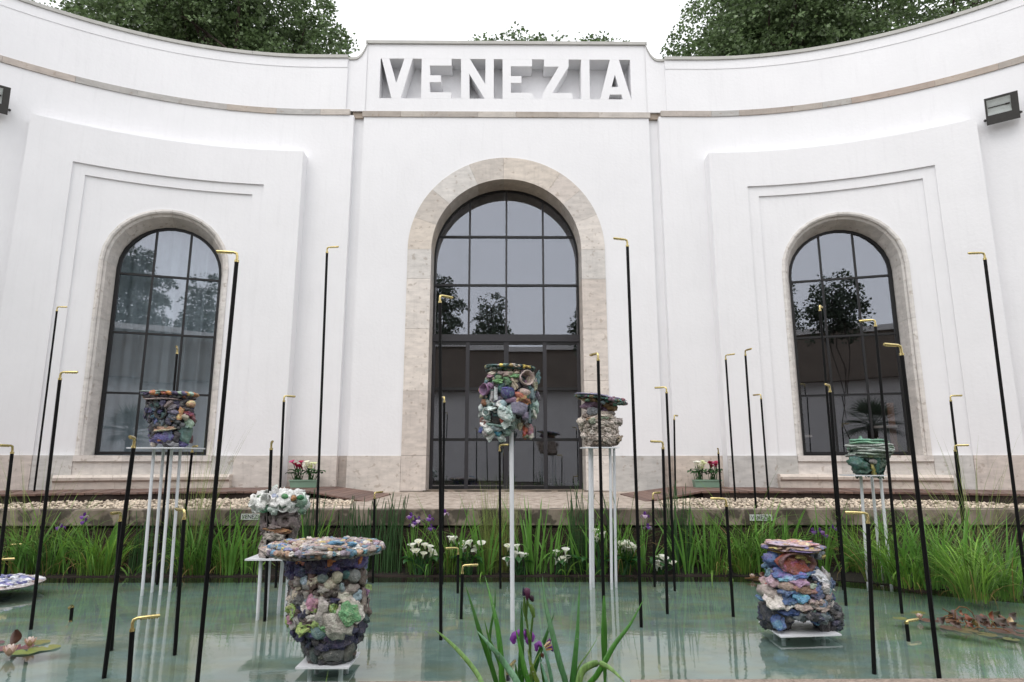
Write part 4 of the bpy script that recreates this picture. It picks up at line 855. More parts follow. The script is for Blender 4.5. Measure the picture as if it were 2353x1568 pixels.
for i, c in enumerate(['#5d5a70', '#6b6672', '#7a6c68', '#4c4a66', '#2f5a58', '#35506a', '#45546a', '#3c5a86', '#4a6a90', '#5a6a78', '#54546a', '#3a4a5a']):
    a = 2 * PI * i / 12; S.add('lump', 645 + 200 * math.cos(a) * 1.16, 620 - 205 * math.sin(a), 190, 112, c, math.degrees(-a), 120, out=55)
S.add('cup', 645, 625, 300, 270, '#0a0a0c', 0, 150, out=20)  # near-black cup: the shade inside the petalled hole put into its colour
for a in [('pebble', 1262, 435, 175, 165, '#c79a78', 0, 160), ('tube', 1035, 650, 190, 240, '#c08a5c', 8, 130), ('lump', 1130, 712, 130, 125, '#bfb59e', 0, 110), ('lump', 1190, 640, 220, 110, RED, 20, 110), ('lump', 1290, 735, 170, 130, '#7a3a48', 30, 110), ('lump', 1190, 570, 200, 90, CHAR, 10, 110), ('lump', 1330, 830, 80, 130, '#3a2c2c', 0, 90),
          ('pebble', 960, 825, 125, 92, '#4d5256', 0, 100), ('pebble', 895, 908, 112, 92, '#484d52', 0, 100), ('pebble', 1062, 890, 112, 104, '#565a5e', 0, 100), ('pebble', 985, 960, 95, 82, '#44484e', 0, 90), ('leaf', 1165, 1040, 260, 480, '#4c7268', -14, 140), ('leaf', 1215, 850, 150, 220, '#8aa48c', -10, 90), ('fold', 1110, 915, 150, 70, MINT, 0, 70),
          ('slab', 650, 890, 420, 130, '#66685e', 6, 90), ('lump', 790, 790, 130, 140, '#8f5a2c', 50, 90), ('lump', 860, 740, 170, 110, '#726a62', 20, 110), ('slab', 660, 965, 470, 110, '#b8947c', -2, 100), ('plate', 690, 1005, 500, 34, '#c9b998', -6, 200), ('slab', 760, 1120, 300, 220, PURP, -28, 70), ('slab', 560, 1130, 320, 130, '#5f5a94', 10, 70), ('leaf', 440, 1130, 130, 130, ORANGE, 60, 90), ('leaf', 572, 1170, 120, 150, ORANGE, 10, 90), ('leaf', 480, 1070, 90, 110, '#c98440', -30, 90),
          ('lump', 385, 1090, 110, 180, '#55508a', 0, 110), ('lump', 355, 985, 110, 70, '#a35a50', 0, 80), ('lump', 950, 1140, 160, 200, CHAR, 0, 130), ('lump', 775, 1250, 160, 150, '#3c3b44', 0, 120), ('pebble', 440, 1300, 170, 160, '#b3a89c', 0, 140), ('lump', 700, 1305, 110, 150, '#35353a', 0, 110), ('lump', 870, 1320, 210, 110, '#8a8c92', 10, 120), ('lump', 1080, 1320, 210, 110, '#4c477c', 15, 110), ('lump', 1215, 1190, 170, 180, '#5a2c34', -30, 110), ('lump', 1140, 1300, 110, 50, '#b9ae94', 0, 70), ('lump', 270, 670, 110, 150, NAVY2, 0, 110), ('lump', 320, 760, 110, 90, '#2c2a3a', 0, 110), ('lump', 330, 420, 130, 110, '#9a9088', 0, 90)]:
    S.add(*a[:5], a[5], a[6], a[7], out=40)

# hanging flower-like sculpture on the single post
S = Sculpt('clay_cluster', 'cluster of glazed clay cups and petals on a single post before the door', FD.y, (1076.1, 826.3), .12871,
    [(150, 750, 380), (220, 750, 370), (300, 770, 420), (420, 760, 450), (520, 740, 480), (650, 740, 480), (800, 740, 490), (900, 720, 490), (1000, 690, 470), (1060, 640, 400), (1150, 560, 330), (1280, 520, 260), (1350, 520, 170)], '#1d1c1f', .75)
S.fill(210, 420, 110, [BEIGE, '#c3b3a6', '#8a7c86', GREEN, TEAL, CREAM, '#9c8a80'], ['lump', 'fold', 'cup', 'pebble'])
S.fill(440, 760, 120, [TEAL, LILAC, CHAR, CREAM, '#5a565e', MAUVE, '#7c786c', TEAL2], ['lump', 'fold', 'cup', 'tube', 'leaf'])
S.fill(800, 1020, 120, [MINT, '#7d9690', LILAC, TEAL, '#c3cfc8', CHAR, '#a8b4ac'], ['lump', 'cup', 'fold', 'leaf'])
S.fill(1080, 1330, 110, ['#c6d8d0', '#d3deda', WHITE, '#9cb4ac', '#8a8e94'], ['lump', 'cup', 'pebble'])
S.put('plate', S.pt(740, 165), 860 * S.m, 760 * S.m, 50 * S.m, '#4a6a68', 4, .5); S.rim(740, 158, 850, 750, n=46, roll=2, pal=['#2f5a5c', '#3a6a66', '#b59a58', '#c4a096', '#26484a', '#8aa89c', '#d0b848', '#c0b2a4'], size=64)
S.rim(740, 195, 790, 680, n=36, pal=[TEAL2, TEAL, '#56706c', '#7d8a82'], size=66)
for a in [('cup', 320, 540, 200, 200, '#9a6f95', 0, 150), ('lump', 400, 470, 150, 90, MAUVE, 20, 90), ('tube', 500, 610, 110, 210, '#c5ccce', -4, 90), ('tube', 415, 650, 100, 160, '#a9a8aa', 18, 90), ('pebble', 705, 600, 235, 230, '#35346c', 4, 200), ('plate', 705, 525, 210, 40, '#55549a', 4, 150), ('pebble', 765, 728, 195, 105, '#94728f', -8, 110), ('pebble', 1010, 582, 225, 115, '#bda99c', 12, 110), ('lump', 945, 665, 200, 130, CORAL, 15, 110), ('fold', 960, 755, 210, 100, '#c98858', 0, 100), ('lump', 1055, 735, 130, 90, '#8a5a40', 20, 90), ('leaf', 1065, 665, 80, 110, DGREEN, 60, 70),
          ('leaf', 920, 880, 240, 300, '#77758c', 52, 140), ('lump', 1010, 1000, 140, 130, LILAC, 40, 110), ('pebble', 540, 318, 125, 85, '#5d8a5c', 10, 90), ('slab', 545, 390, 215, 72, '#69a566', 6, 90), ('slab', 830, 300, 170, 66, '#6ea26a', -8, 90), ('lump', 710, 430, 140, 110, DGREEN, 0, 100), ('lump', 685, 355, 110, 72, '#4f8a55', 20, 80), ('tube', 832, 415, 75, 190, '#c2b49c', -30, 70), ('cup', 1020, 335, 270, 250, '#b8a89a', -10, 190), ('fold', 1130, 380, 150, 150, '#b5a797', 20, 110), ('lump', 700, 262, 210, 90, '#b59d94', -6, 100), ('lump', 425, 255, 150, 70, '#c6bbaa', 0, 90), ('lump', 395, 298, 140, 76, '#a57a98', 0, 90), ('lump', 590, 245, 140, 80, '#9c8a88', 0, 90), ('lump', 860, 235, 70, 50, '#d6cfae', 0, 60),
          ('fold', 1235, 330, 140, 190, '#3d6468', 40, 100), ('fold', 1200, 480, 140, 120, '#bdb59a', 0, 100), ('leaf', 1150, 620, 100, 210, '#67868a', 10, 80), ('lump', 1235, 650, 100, 160, '#6b6478', 0, 90), ('leaf', 1230, 850, 200, 150, MINT, 70, 80), ('leaf', 1195, 990, 170, 150, '#c8c6ba', 50, 80), ('tube', 1090, 990, 85, 260, '#58747a', 5, 70), ('lump', 215, 545, 76, 70, '#b97a40', 0, 70), ('lump', 285, 770, 120, 120, '#7a4a26', 0, 100), ('lump', 240, 665, 100, 66, '#c8c09a', 0, 70), ('lump', 330, 420, 110, 100, '#5d8088', 0, 80), ('pebble', 620, 780, 130, 110, '#8fa9b2', 0, 90), ('lump', 770, 870, 120, 120, '#9db5b0', 0, 90),
          ('cup', 425, 820, 100, 120, '#8d8f78', 20, 100), ('cup', 500, 890, 110, 120, '#8a8c88', 10, 90), ('cup', 280, 1115, 110, 150, '#c08f86', 15, 100), ('cup', 722, 1035, 66, 120, '#7a4a60', 40, 70), ('lump', 235, 1262, 135, 115, '#4a4f9a', 0, 100), ('lump', 312, 1300, 130, 150, '#a29c9c', 0, 110), ('tube', 435, 1345, 150, 230, '#d3d6d2', 62, 110), ('lump', 665, 1190, 80, 90, SKY, 0, 60), ('lump', 530, 1312, 105, 90, '#4aa0c2', 0, 80), ('lump', 700, 1290, 150, 130, '#8aa79c', 0, 110), ('lump', 590, 1405, 130, 130, '#bccac2', 0, 110), ('leaf', 375, 1430, 70, 90, '#c9d4ce', 0, 60), ('lump', 790, 1140, 110, 160, '#8fa8a0', 0, 100), ('lump', 230, 880, 110, 130, '#c4cfd0', 0, 100), ('lump', 215, 1000, 90, 90, '#78807e', 0, 80), ('lump', 320, 940, 150, 150, '#6f8f8c', 20, 100)]:
    S.add(*a[:5], a[5], a[6], a[7], out=45)
S.crumbs(260, 1320, 150, 62, [MINT, TEAL, CREAM, LILAC, '#8a8e94', WHITE, TEAL2, BEIGE, GREEN, '#6a5a66'])
for i in range(14):
    a = 2 * PI * i / 14 + random.uniform(-.2, .2); k_ = random.uniform(.85, 1.3); S.add(random.choice(['lump', 'fold', 'leaf', 'cup', 'slab']), 520 + 205 * k_ * math.cos(a), 1040 - 200 * k_ * math.sin(a), random.uniform(100, 190), random.uniform(80, 150), random.choice(['#dfe6e2', '#c6d8d2', '#a9c2bc', '#e8ebe8', '#8fa4a8', '#7fa09a', '#b9a9a8']), math.degrees(-a) + random.uniform(30, 150), 120, out=random.uniform(40, 85))
S.add('pebble', 510, 1040, 240, 230, '#0b0a0a', 0, 60, out=30); S.add('leaf', 660, 960, 170, 330, '#cfdcd8', -28, 120, out=85); S.add('leaf', 690, 1130, 130, 240, '#c3d3ce', 18, 110, out=85); S.add('lump', 600, 1090, 80, 110, '#b5604a', 0, 60, out=70); S.add('tube', 470, 1180, 70, 260, '#6f8f88', 100, 70, out=90)  # the near-black piece is added for the shade in the ring's hole
for x, y, w, h, c in ((905, 1120, 100, 300, '#bdb698'), (960, 1060, 80, 200, '#5d5046'), (1010, 1290, 100, 190, '#b5532a'), (1090, 1270, 120, 210, '#a87078'), (1115, 1370, 90, 110, '#c8c2b4'), (1060, 1190, 110, 110, '#8a8478'), (1040, 1380, 100, 70, '#7f8a70'), (1110, 1100, 70, 80, '#274a4e')): S.add('lump' if h < 250 else 'leaf', x, y, w, h, c, random.uniform(-10, 10), 110, f=90)

# pale crumbly sculpture with tilted hat
S = Sculpt('clay_vessel', 'pale crumbly clay vessel under a tilted green and ochre hat, right of the door', 9.65, (1306.7, 883.9), .10415,
    [(600, 690, 300), (660, 680, 330), (740, 660, 400), (800, 650, 440), (880, 660, 450), (1000, 680, 430), (1080, 690, 400), (1180, 720, 430), (1260, 720, 390), (1330, 720, 320), (1375, 720, 250)], '#cfc3b7', .8, 'clayrough')
S.fill(680, 1300, 120, ['#d6cabf', '#cbbeb2', '#ddd3c9', '#c4b7ab', '#d0c4bb'], ['lump', 'chunk', 'lump', 'slab'], scale=.98, sq=(.35, .7))
S.fill(1150, 1260, 60, ['#beb1a6', '#d6cbc0', '#a3968c'], ['lump', 'chunk'], scale=1.02)
S.crumbs(680, 1340, 140, 60, ['#d0c3b7', '#bfb2a5', '#dcd1c6', '#ab9e92', '#d6cabd'])
S.fill(1290, 1360, 110, ['#8c7e70', '#7a6d60'], ['lump'])
for a in [('lump', 1110, 830, 210, 150, '#c9bdb6', 10, 160), ('lump', 1110, 1190, 230, 110, '#a2937f', -20, 120), ('lump', 260, 820, 160, 140, '#d6cabd', 0, 120), ('lump', 1040, 1310, 140, 60, '#77695c', -20, 90), ('lump', 330, 1120, 140, 110, '#dbcfc4', 0, 110), ('pebble', 530, 600, 250, 190, '#74777c', -8, 130), ('lump', 470, 560, 150, 120, '#9a9ca0', 0, 90), ('lump', 370, 700, 130, 90, '#7d7068', 0, 90), ('lump', 440, 770, 120, 70, '#b08f74', 0, 90), ('slab', 850, 700, 400, 70, '#ddd2c4', 4, 110), ('lump', 770, 740, 200, 60, '#98a890', 0, 100), ('lump', 520, 800, 170, 110, '#adb5a0', -30, 90), ('lump', 960, 640, 180, 80, '#a59c98', 0, 100), ('lump', 370, 620, 90, 80, '#bcb2ac', 0, 80), ('tube', 640, 740, 50, 170, '#c4b6a2', 75, 60)]:
    S.add(*a[:5], a[5], a[6], a[7], out=25)
S.mat = 'clay'
S.put('lump', S.pt(560, 480), 430 * S.m, 400 * S.m, 220 * S.m, '#7a5a76'); S.put('lump', S.pt(800, 560), 300 * S.m, 330 * S.m, 140 * S.m, '#735672'); S.put('lump', S.pt(850, 480), 400 * S.m, 480 * S.m, 260 * S.m, '#7c5a2a', 10); S.put('lump', S.pt(640, 370), 620 * S.m, 560 * S.m, 130 * S.m, '#8a7340', 8)
S.put('plate', S.pt(715, 305), 1170 * S.m, 900 * S.m, 66 * S.m, '#8a88a8', 9, .2); S.rim(715, 320, 1110, 850, roll=9, n=52, pal=['#2f5d50', '#3c7468', '#6f5a34', '#5a3440', '#274a40', '#8f7a4c', '#4a8476', '#8a6a80'], size=78, below=20)
S.top(715, 270, 1080, 830, 50, ['#8f8db8', '#a7a6c4', '#7a5a70', '#c0bcc8'], 70, roll=9)
for x, y, c in ((900, 330, '#2f6a5c'), (860, 360, '#3f7c70'), (1010, 440, '#2f6650'), (1110, 420, '#3a5a48'), (1180, 400, '#2c4a3e'), (760, 390, '#7f98a0'), (960, 420, '#5a3a34'), (560, 330, '#8a6c34'), (420, 350, '#2f5a3c'), (1200, 340, '#7a3a54'), (1000, 305, '#7c3c52')): S.add('lump', x, y, 90, 70, c, 0, 70, f=330)

# crowned head
S = Sculpt('clay_figure', 'brown clay head with a crown of white and green folds, behind the large front urn', 8.02, (576.5, 1104.9), .2954,
    [(225, 228, 125), (260, 225, 135), (340, 222, 138), (400, 222, 128), (450, 215, 105), (490, 195, 100), (540, 190, 112), (585, 190, 120)], '#76686a', .85, 'clay2')
S.mat = 'clay'
S.fill(250, 450, 62, ['#76686a', '#7f7070', '#6c5f5f', '#847472'], ['lump', 'lump', 'slab'], scale=.98)
S.crumbs(250, 460, 40, 34, ['#76686a', '#847472', '#4a4040', '#756662'])
S.fill(480, 575, 70, ['#8d8078', '#a39890', '#7c7068'], ['slab', 'lump'])
for a in [('tube', 175, 300, 50, 120, '#7f7070', 4, 60), ('tube', 140, 310, 46, 100, '#76686a', -4, 60), ('ring', 268, 312, 110, 96, '#7c6e6e', 10, 60), ('lump', 280, 268, 110, 30, '#6a5d5c', -10, 50), ('lump', 190, 362, 130, 34, '#877876', 6, 60), ('lump', 330, 330, 60, 110, '#766868', -15, 60), ('lump', 200, 384, 185, 26, '#a5744a', 3, 60), ('lump', 235, 400, 120, 26, '#94643c', -2, 60), ('slab', 150, 425, 130, 76, '#b3a9a0', -18, 60), ('slab', 215, 430, 100, 50, '#9a8e88', 10, 60), ('lump', 320, 420, 50, 120, '#5a4e4c', 10, 60)]:
    S.add(*a[:5], a[5], a[6], a[7], out=16)
S.put('lump', S.pt(195, 520), 235 * S.m, 200 * S.m, 150 * S.m, '#8a7c76', 0); S.put('slab', S.pt(130, 545, .1), 130 * S.m, 50 * S.m, 110 * S.m, '#a0958f', -40)
S.put('plate', S.pt(228, 200), 330 * S.m, 300 * S.m, 60 * S.m, '#3f5a48')
rnd = random.Random(5)
for ring, (rr, yy, n, sz) in enumerate(((178, 165, 17, 105), (170, 205, 16, 80), (150, 125, 13, 100), (90, 110, 8, 95), (20, 118, 2, 100))):
    for i in range(n):
        a = 2 * PI * (i + rnd.random() * .5) / n; P = S.pt(228, yy + rnd.uniform(-14, 14)) + Vector((math.cos(a), math.sin(a), 0)) * rr * S.m
        c = rnd.choice(['#dcdeda', '#d3d8d4', '#e0e0dc', '#c5d2ca', '#dcdeda', '#86a894' if ring < 2 else '#d8dad6', '#3f7c58' if ring == 1 else '#e0e0de'])
        S.put(rnd.choice(['fold', 'fold', 'cup', 'leaf', 'lump']), P, sz * S.m, sz * .8 * S.m, sz * .85 * S.m, c, rnd.uniform(-50, 50), a + PI / 2, rnd.uniform(-.5, .2))
for x, y, c in ((70, 132, '#2a6a44'), (45, 180, '#2f7048'), (262, 122, '#1f7a48'), (385, 132, '#1f7a44'), (330, 135, '#b07a3c'), (395, 240, '#2c5a44'), (250, 195, '#2c6a48'), (185, 122, '#8f9cb8')): S.add('pebble', x, y, 52, 40, c, 0, 46, f=170 - abs(x - 228) * .3)

# small green sculpture
S = Sculpt('clay_stack', 'small green clay stack of thin layers on the three-legged stand', 9.46, (1710.2, 960.8), .33713,
    [(155, 855, 120), (200, 855, 130), (250, 850, 125), (275, 850, 105), (320, 850, 110), (360, 850, 85), (384, 850, 75)], '#1c2b27', .85)
rnd = random.Random(9)
for i in range(15):
    y = 268 - i * 8; w = 255 + 45 * math.sin(PI * i / 14) + rnd.uniform(-12, 12)
    S.put('plate', S.pt(855 + rnd.uniform(-12, 12) - (14 if i > 12 else 0), y), w * S.m, w * .85 * S.m, 22 * S.m, rnd.choice(['#7d9484', '#9db0a2', '#6a7a70', '#a5ada8', '#848c8a', '#4a524f', '#b0b8b2']) if i < 12 else rnd.choice(['#74a88c', '#8ab8a0', '#5f9a7c']), rnd.uniform(-3, 3), rnd.uniform(0, 6))
S.crumbs(160, 265, 60, 36, ['#8a948e', '#a8b0aa', '#5f8a70', '#3c4643', '#7fb090'])
S.fill(180, 262, 50, ['#5a8068', '#7fa68c', '#3f5a4c', '#8fa39a', '#2c3a36'], ['slab', 'fold'], sq=(.25, .5))
S.fill(285, 375, 62, ['#1f4a3e', '#275a4a', '#1c3d36', '#2f6656'], ['lump', 'fold', 'chunk'])
for a in [('lump', 770, 305, 110, 80, '#2a5e50', 0, 60), ('fold', 930, 315, 110, 100, '#24564a', 10, 70), ('leaf', 885, 346, 95, 60, '#b5a650', 90, 40), ('pebble', 880, 298, 58, 36, '#8a8684', 0, 40), ('lump', 805, 355, 90, 60, '#235446', 0, 60), ('pebble', 862, 258, 40, 26, '#8f9a70', 0, 30)]:
    S.add(*a[:5], a[5], a[6], a[7], out=14)

# stone stack at the right
S = Sculpt('clay_stack', 'stack of blue, white and mauve clay discs with an arched foot, right', cg.y, (1710.2, 960.8), .33713,
    [(900, 335, 130), (940, 310, 150), (1000, 300, 140), (1040, 320, 125), (1070, 360, 190), (1130, 365, 215), (1200, 365, 220), (1280, 365, 215), (1320, 365, 205), (1345, 365, 200)], '#2b2d36', .8)
S.fill(930, 1030, 60, ['#2f4a74', NAVY2, CHAR, '#3c5c8c'], ['lump', 'fold'])
S.fill(1070, 1130, 75, ['#41618f', '#5a7398', GREY, '#b9b4b4', '#3c4f74', '#8f7f86'], ['slab', 'plate', 'pebble'])
S.fill(1150, 1310, 74, ['#bdb7b2', '#8f8a88', '#46608c', '#a8948e', '#c9c5c0', '#6f6a70', '#5f7c92'], ['slab', 'pebble', 'lump', 'plate'], sq=(.4, .75))
S.crumbs(1060, 1310, 90, 34, ['#bdb7b2', '#46608c', '#a8948e', '#5f5a60', '#c9c5c0', '#6a8090', '#3a3f58'])
for lx, hw_ in ((215, 75), (540, 70)):
    for y in range(1290, 1420, 36):
        for k in range(9):
            a = 2 * PI * k / 9 + y; S.put('lump', S.pt(lx + (14 if lx > 400 else 0) * (y - 1290) / 60, y) + Vector((math.cos(a), math.sin(a) * 1.2, 0)) * hw_ * (1 - max(0, y - 1340) / 300) * S.m, 80 * S.m, 70 * S.m, 64 * S.m, random.choice(['#33343c', '#2a2b30', '#3f4450', '#3a3f58', '#4a484c']), random.uniform(-40, 40), a)
for k in range(16): S.put('lump', S.pt(260 + 14 * k, 1325 - 18 * math.sin(PI * k / 15)) + Vector((0, random.uniform(-.3, .3), 0)), 80 * S.m, 90 * S.m, 60 * S.m, random.choice(['#35405c', '#33343c', '#4f5a60']))
for a in [('cup', 345, 985, 245, 130, '#5e3a28', 4, 90), ('slab', 340, 988, 215, 100, '#74301f', 0, 60), ('lump', 300, 975, 80, 50, '#8f5a2a', 0, 50), ('lump', 385, 1005, 90, 40, '#4c2018', 0, 60), ('slab', 400, 945, 130, 26, '#a09648', 6, 50), ('lump', 425, 960, 90, 70, '#a89c4a', 0, 60), ('lump', 185, 965, 100, 80, '#34527e', 0, 80), ('lump', 165, 1010, 80, 40, '#6a90b0', 0, 60), ('lump', 210, 1035, 90, 44, '#8b8a8c', 0, 60),
          ('slab', 300, 1062, 190, 60, '#4766a0', 4, 70), ('slab', 410, 1062, 150, 50, '#3d5a94', -6, 70), ('fold', 195, 1065, 110, 56, '#7fa6b8', 0, 60), ('slab', 520, 1085, 160, 70, '#b9bcc2', 16, 70), ('slab', 520, 1112, 150, 44, '#2f3c58', 14, 60), ('slab', 290, 1092, 104, 40, '#6aa0b4', 0, 60), ('slab', 380, 1118, 102, 62, '#9a7a98', 8, 56), ('slab', 205, 1110, 90, 56, '#b09098', -8, 60), ('lump', 163, 1138, 36, 30, '#b04a30', 0, 40), ('slab', 140, 1112, 80, 34, '#b58f98', 0, 50), ('pebble', 290, 1150, 98, 62, '#9c8678', 0, 70), ('slab', 302, 1186, 104, 46, '#3b5684', 0, 60), ('slab', 425, 1166, 165, 46, '#8c6a52', 6, 60), ('lump', 470, 1150, 70, 40, '#8fa594', 0, 50), ('slab', 380, 1216, 98, 62, '#4c92b8', -6, 60), ('lump', 168, 1192, 115, 92, '#b4a6a0', 0, 80), ('slab', 480, 1240, 92, 46, '#b39f96', -8, 56), ('lump', 555, 1222, 76, 66, '#c6bfb6', 0, 60), ('lump', 590, 1168, 70, 34, '#cdc8c0', 10, 50), ('slab', 205, 1248, 130, 74, '#c9c2ba', 8, 66), ('slab', 308, 1238, 84, 62, '#43618f', 0, 56), ('slab', 300, 1277, 96, 50, '#cbc6c0', -4, 56), ('slab', 405, 1280, 125, 46, '#b39f98', 0, 56), ('slab', 540, 1272, 165, 60, '#ab9a90', -14, 66), ('slab', 490, 1210, 110, 44, '#464c68', 0, 56), ('lump', 110, 1228, 60, 22, '#4a6a9a', 10, 40),
          ('lump', 190, 1340, 120, 130, '#2e3440', 0, 80), ('slab', 240, 1385, 90, 76, '#35548c', -10, 60), ('lump', 322, 1326, 106, 52, '#2f4c84', 0, 60), ('lump', 405, 1338, 54, 74, '#6a5750', 10, 50), ('lump', 480, 1340, 80, 70, '#5d7a78', 0, 60), ('slab', 495, 1385, 80, 40, '#35568f', 10, 50), ('chunk', 545, 1390, 120, 160, '#2b282c', 6, 90), ('lump', 600, 1310, 70, 60, '#55504f', 0, 60)]:
    S.add(a[0], a[1], a[2], a[3] * 1.08, a[4] * (1.35 if a[0] == 'slab' else 1), a[5], a[6], a[7] * (.5 if a[0] == 'slab' else 1), out=24 if a[0] == 'slab' else 14, tilt=-.6 if a[0] == 'slab' else 0)
for i, (y, w, c, x) in enumerate(((905, 330, '#b59a3c', 330), (895, 370, '#7c6a9c', 340), (880, 390, '#b8a0a0', 335), (868, 395, '#a8907c', 328), (858, 360, '#b9a4b4', 320))):
    S.put('plate', S.pt(x, y), w * S.m, w * .8 * S.m, 22 * S.m, c, 2, i * 1.7)
S.top(325, 850, 330, 280, 40, ['#c2a08c', '#b78f9c', '#9a92b0', '#c9b56c', '#cdc6bc', '#a9b094', '#c08a70'], 44, flat=.3); S.rim(330, 876, 385, 300, n=30, pal=['#6f6a98', '#b59a7c', '#c4a090', '#9a98a8', '#bba65c'], size=40, hgt=.4)
S.add('lump', 505, 930, 80, 50, '#8a94a0', -10, 50, f=40); S.add('lump', 520, 945, 60, 26, '#a58f3a', -10, 40, f=40)
# blue plate lying on the water
Pb = atZ(-22, 1345, .1)
S = Sculpt('clay_plate', 'flat blue and white mosaic clay plate low over the water at the left picture edge', Pb.y, (-22 - 100, 1345 - 100), 1.0, [(96, 100, 60), (110, 100, 50)], '#3a3c50', 1)
S.put('plate', S.pt(100, 98), 205 * S.m, 205 * S.m, 9 * S.m, '#b9b0b0'); S.rim(100, 97, 190, 190, n=44, pal=['#d0cdd0', '#c0a8a4', '#dcdade', '#8a8cb0'], size=14, hgt=.5)
S.top(100, 92, 180, 180, 190, ['#6668a6', '#7678b4', '#55589a', '#d4d6e0', '#aab0c8', '#e0e0e6', '#8a8cc0'], 14, flat=.35)

# ------------------------------------------------------------------ plaques on the coping, small tag, flower troughs
def plaque(x0, x1, y0, y1, label):
    a, b = atY(x0, y1, 10.68), atY(x1, y0, 10.68); c = (a + b) / 2
    o = empty('plaque', (c.x, 10.68, c.z), label, 'plaque'); q = MB(); q.box((a.x, 10.682, a.z), (b.x, 10.70, b.z)); q.build('panel', M['sign'], o)
    cu = bpy.data.curves.new('lettering', 'FONT'); cu.body = 'VENEZIA'; cu.size = (b.z - a.z) * .98; cu.align_x = 'CENTER'; cu.align_y = 'CENTER'; cu.extrude = .002
    t = bpy.data.objects.new('lettering', cu); COL.objects.link(t); bpy.context.view_layer.update(); w = t.dimensions.x; dg = bpy.context.evaluated_depsgraph_get(); me = bpy.data.meshes.new_from_object(t.evaluated_get(dg)); bpy.data.objects.remove(t)
    ob = link('lettering', me, M['ink'], o); ob.location = Vector((c.x, 10.679, c.z)) - ORG[o.name]; ob.rotation_euler = (PI / 2, 0, 0); k = (b.x - a.x) * .92 / w; ob.scale = (k, 1, 1)
plaque(553, 605, 1181, 1195, 'small white plaque on the coping to the left of the crowned head')
plaque(1724, 1774, 1183, 1197, 'small white plaque on the coping above the right-hand stone stack')
def tuft_leafs(q, c, n, L, w, spread, bend, lean, rnd, Ls=(.7, 1.1)):
    for i in range(n):
        a = rnd.uniform(0, 2 * PI); r = rnd.random() ** .5 * spread
        q.blade(Vector(c) + Vector((math.cos(a) * r, math.sin(a) * r, 0)), a + rnd.uniform(-.6, .6), L * rnd.uniform(*Ls), w * rnd.uniform(.7, 1.2), bend * rnd.uniform(.3, 1.5), lean * rnd.uniform(.2, 1.6), 6, twist=rnd.uniform(-1.2, 1.2))
def calla_flower(parent, P, s, col, az, tilt=.35):
    """a white funnel rolled round a yellow spadix"""
    q = MB(); rows = []; n = 16
    for r, z in ((.05, 0), (.09, .25), (.16, .5), (.30, .72), (.46, .86), (.56, .88)):
        row = []
        for i in range(n):
            a = 2 * PI * i / n; tipf = (1 + math.cos(a)) / 2
            row.append(Vector((math.cos(a) * r * (1 + .35 * tipf), math.sin(a) * r, z + (r - .05) * .55 * tipf ** 2 - (.25 * (r - .2) if r > .3 and tipf > .8 else 0))))
        rows.append(row)
    q.grid(rows, True)
    Mx = Matrix.Translation(P) @ Matrix.Rotation(az, 4, 'Z') @ Matrix.Rotation(tilt, 4, 'Y') @ Matrix.Scale(s, 4)
    q.v = [Mx @ v for v in q.v]; f = q.build('flower', M['calla'], parent, True, color=lin(col))
    q = MB(); q.tube([Mx @ Vector((0, 0, .2)), Mx @ Vector((.05, 0, .75))], .045 * s, 6); q.build('spadix', M['spadix'], f)
def calla_leaf(q, base, az, L, w, lean):
    base = Vector(base); out = Vector((math.cos(az), math.sin(az), 0)); side = Vector((-out.y, out.x, 0)); st = base + out * L * .35 * math.sin(lean) + Vector((0, 0, L * .6 * math.cos(lean * .6)))
    q.tube([base, base.lerp(st, .5), st], [.008, .006, .005], 5, False); rows = []
    for i in range(7):
        t = i / 6; ww = w * .5 * (math.sin(PI * min(1, .18 + t * .82)) ** .8) if t < 1 else .001; p = st + out * L * .55 * t * math.cos(.5 - t) + Vector((0, 0, L * (.28 * t - .32 * t * t)))
        rows.append([p - side * ww + Vector((0, 0, ww * .35)), p, p + side * ww + Vector((0, 0, ww * .35))])
    q.grid(rows)
def calla(name, c, label, flowers, nleaf, L, rnd, cat='calla plant', group=None, fcol=None, fs=.11):
    o = empty(name, tuple(c), label, cat, group)
    for i in range(nleaf):
        q = MB(); calla_leaf(q, Vector(c) + Vector((rnd.uniform(-.1, .1), rnd.uniform(-.08, .08), 0)), rnd.uniform(0, 2 * PI), L * rnd.uniform(.7, 1.1), L * .3, rnd.uniform(.3, .9)); q.build('leaf', M['callaleaf'], o)
    for P in flowers:
        q = MB(); P = Vector(P); q.tube([Vector(c) + Vector((rnd.uniform(-.06, .06), 0, 0)), (Vector(c) + P) / 2 + Vector((rnd.uniform(-.03, .03), 0, .02)), P + Vector((0, 0, .02))], .009, 6, False); q.build('stem', M['callaleaf'], o)
        calla_flower(o, P, fs * rnd.uniform(.85, 1.15), fcol(rnd) if fcol else rnd.choice(['#f2f2e8', '#eeeedd', '#f4f4ee']), rnd.uniform(-2.6, -.4), rnd.uniform(.2, .6))
    return o
rnd = random.Random(3)
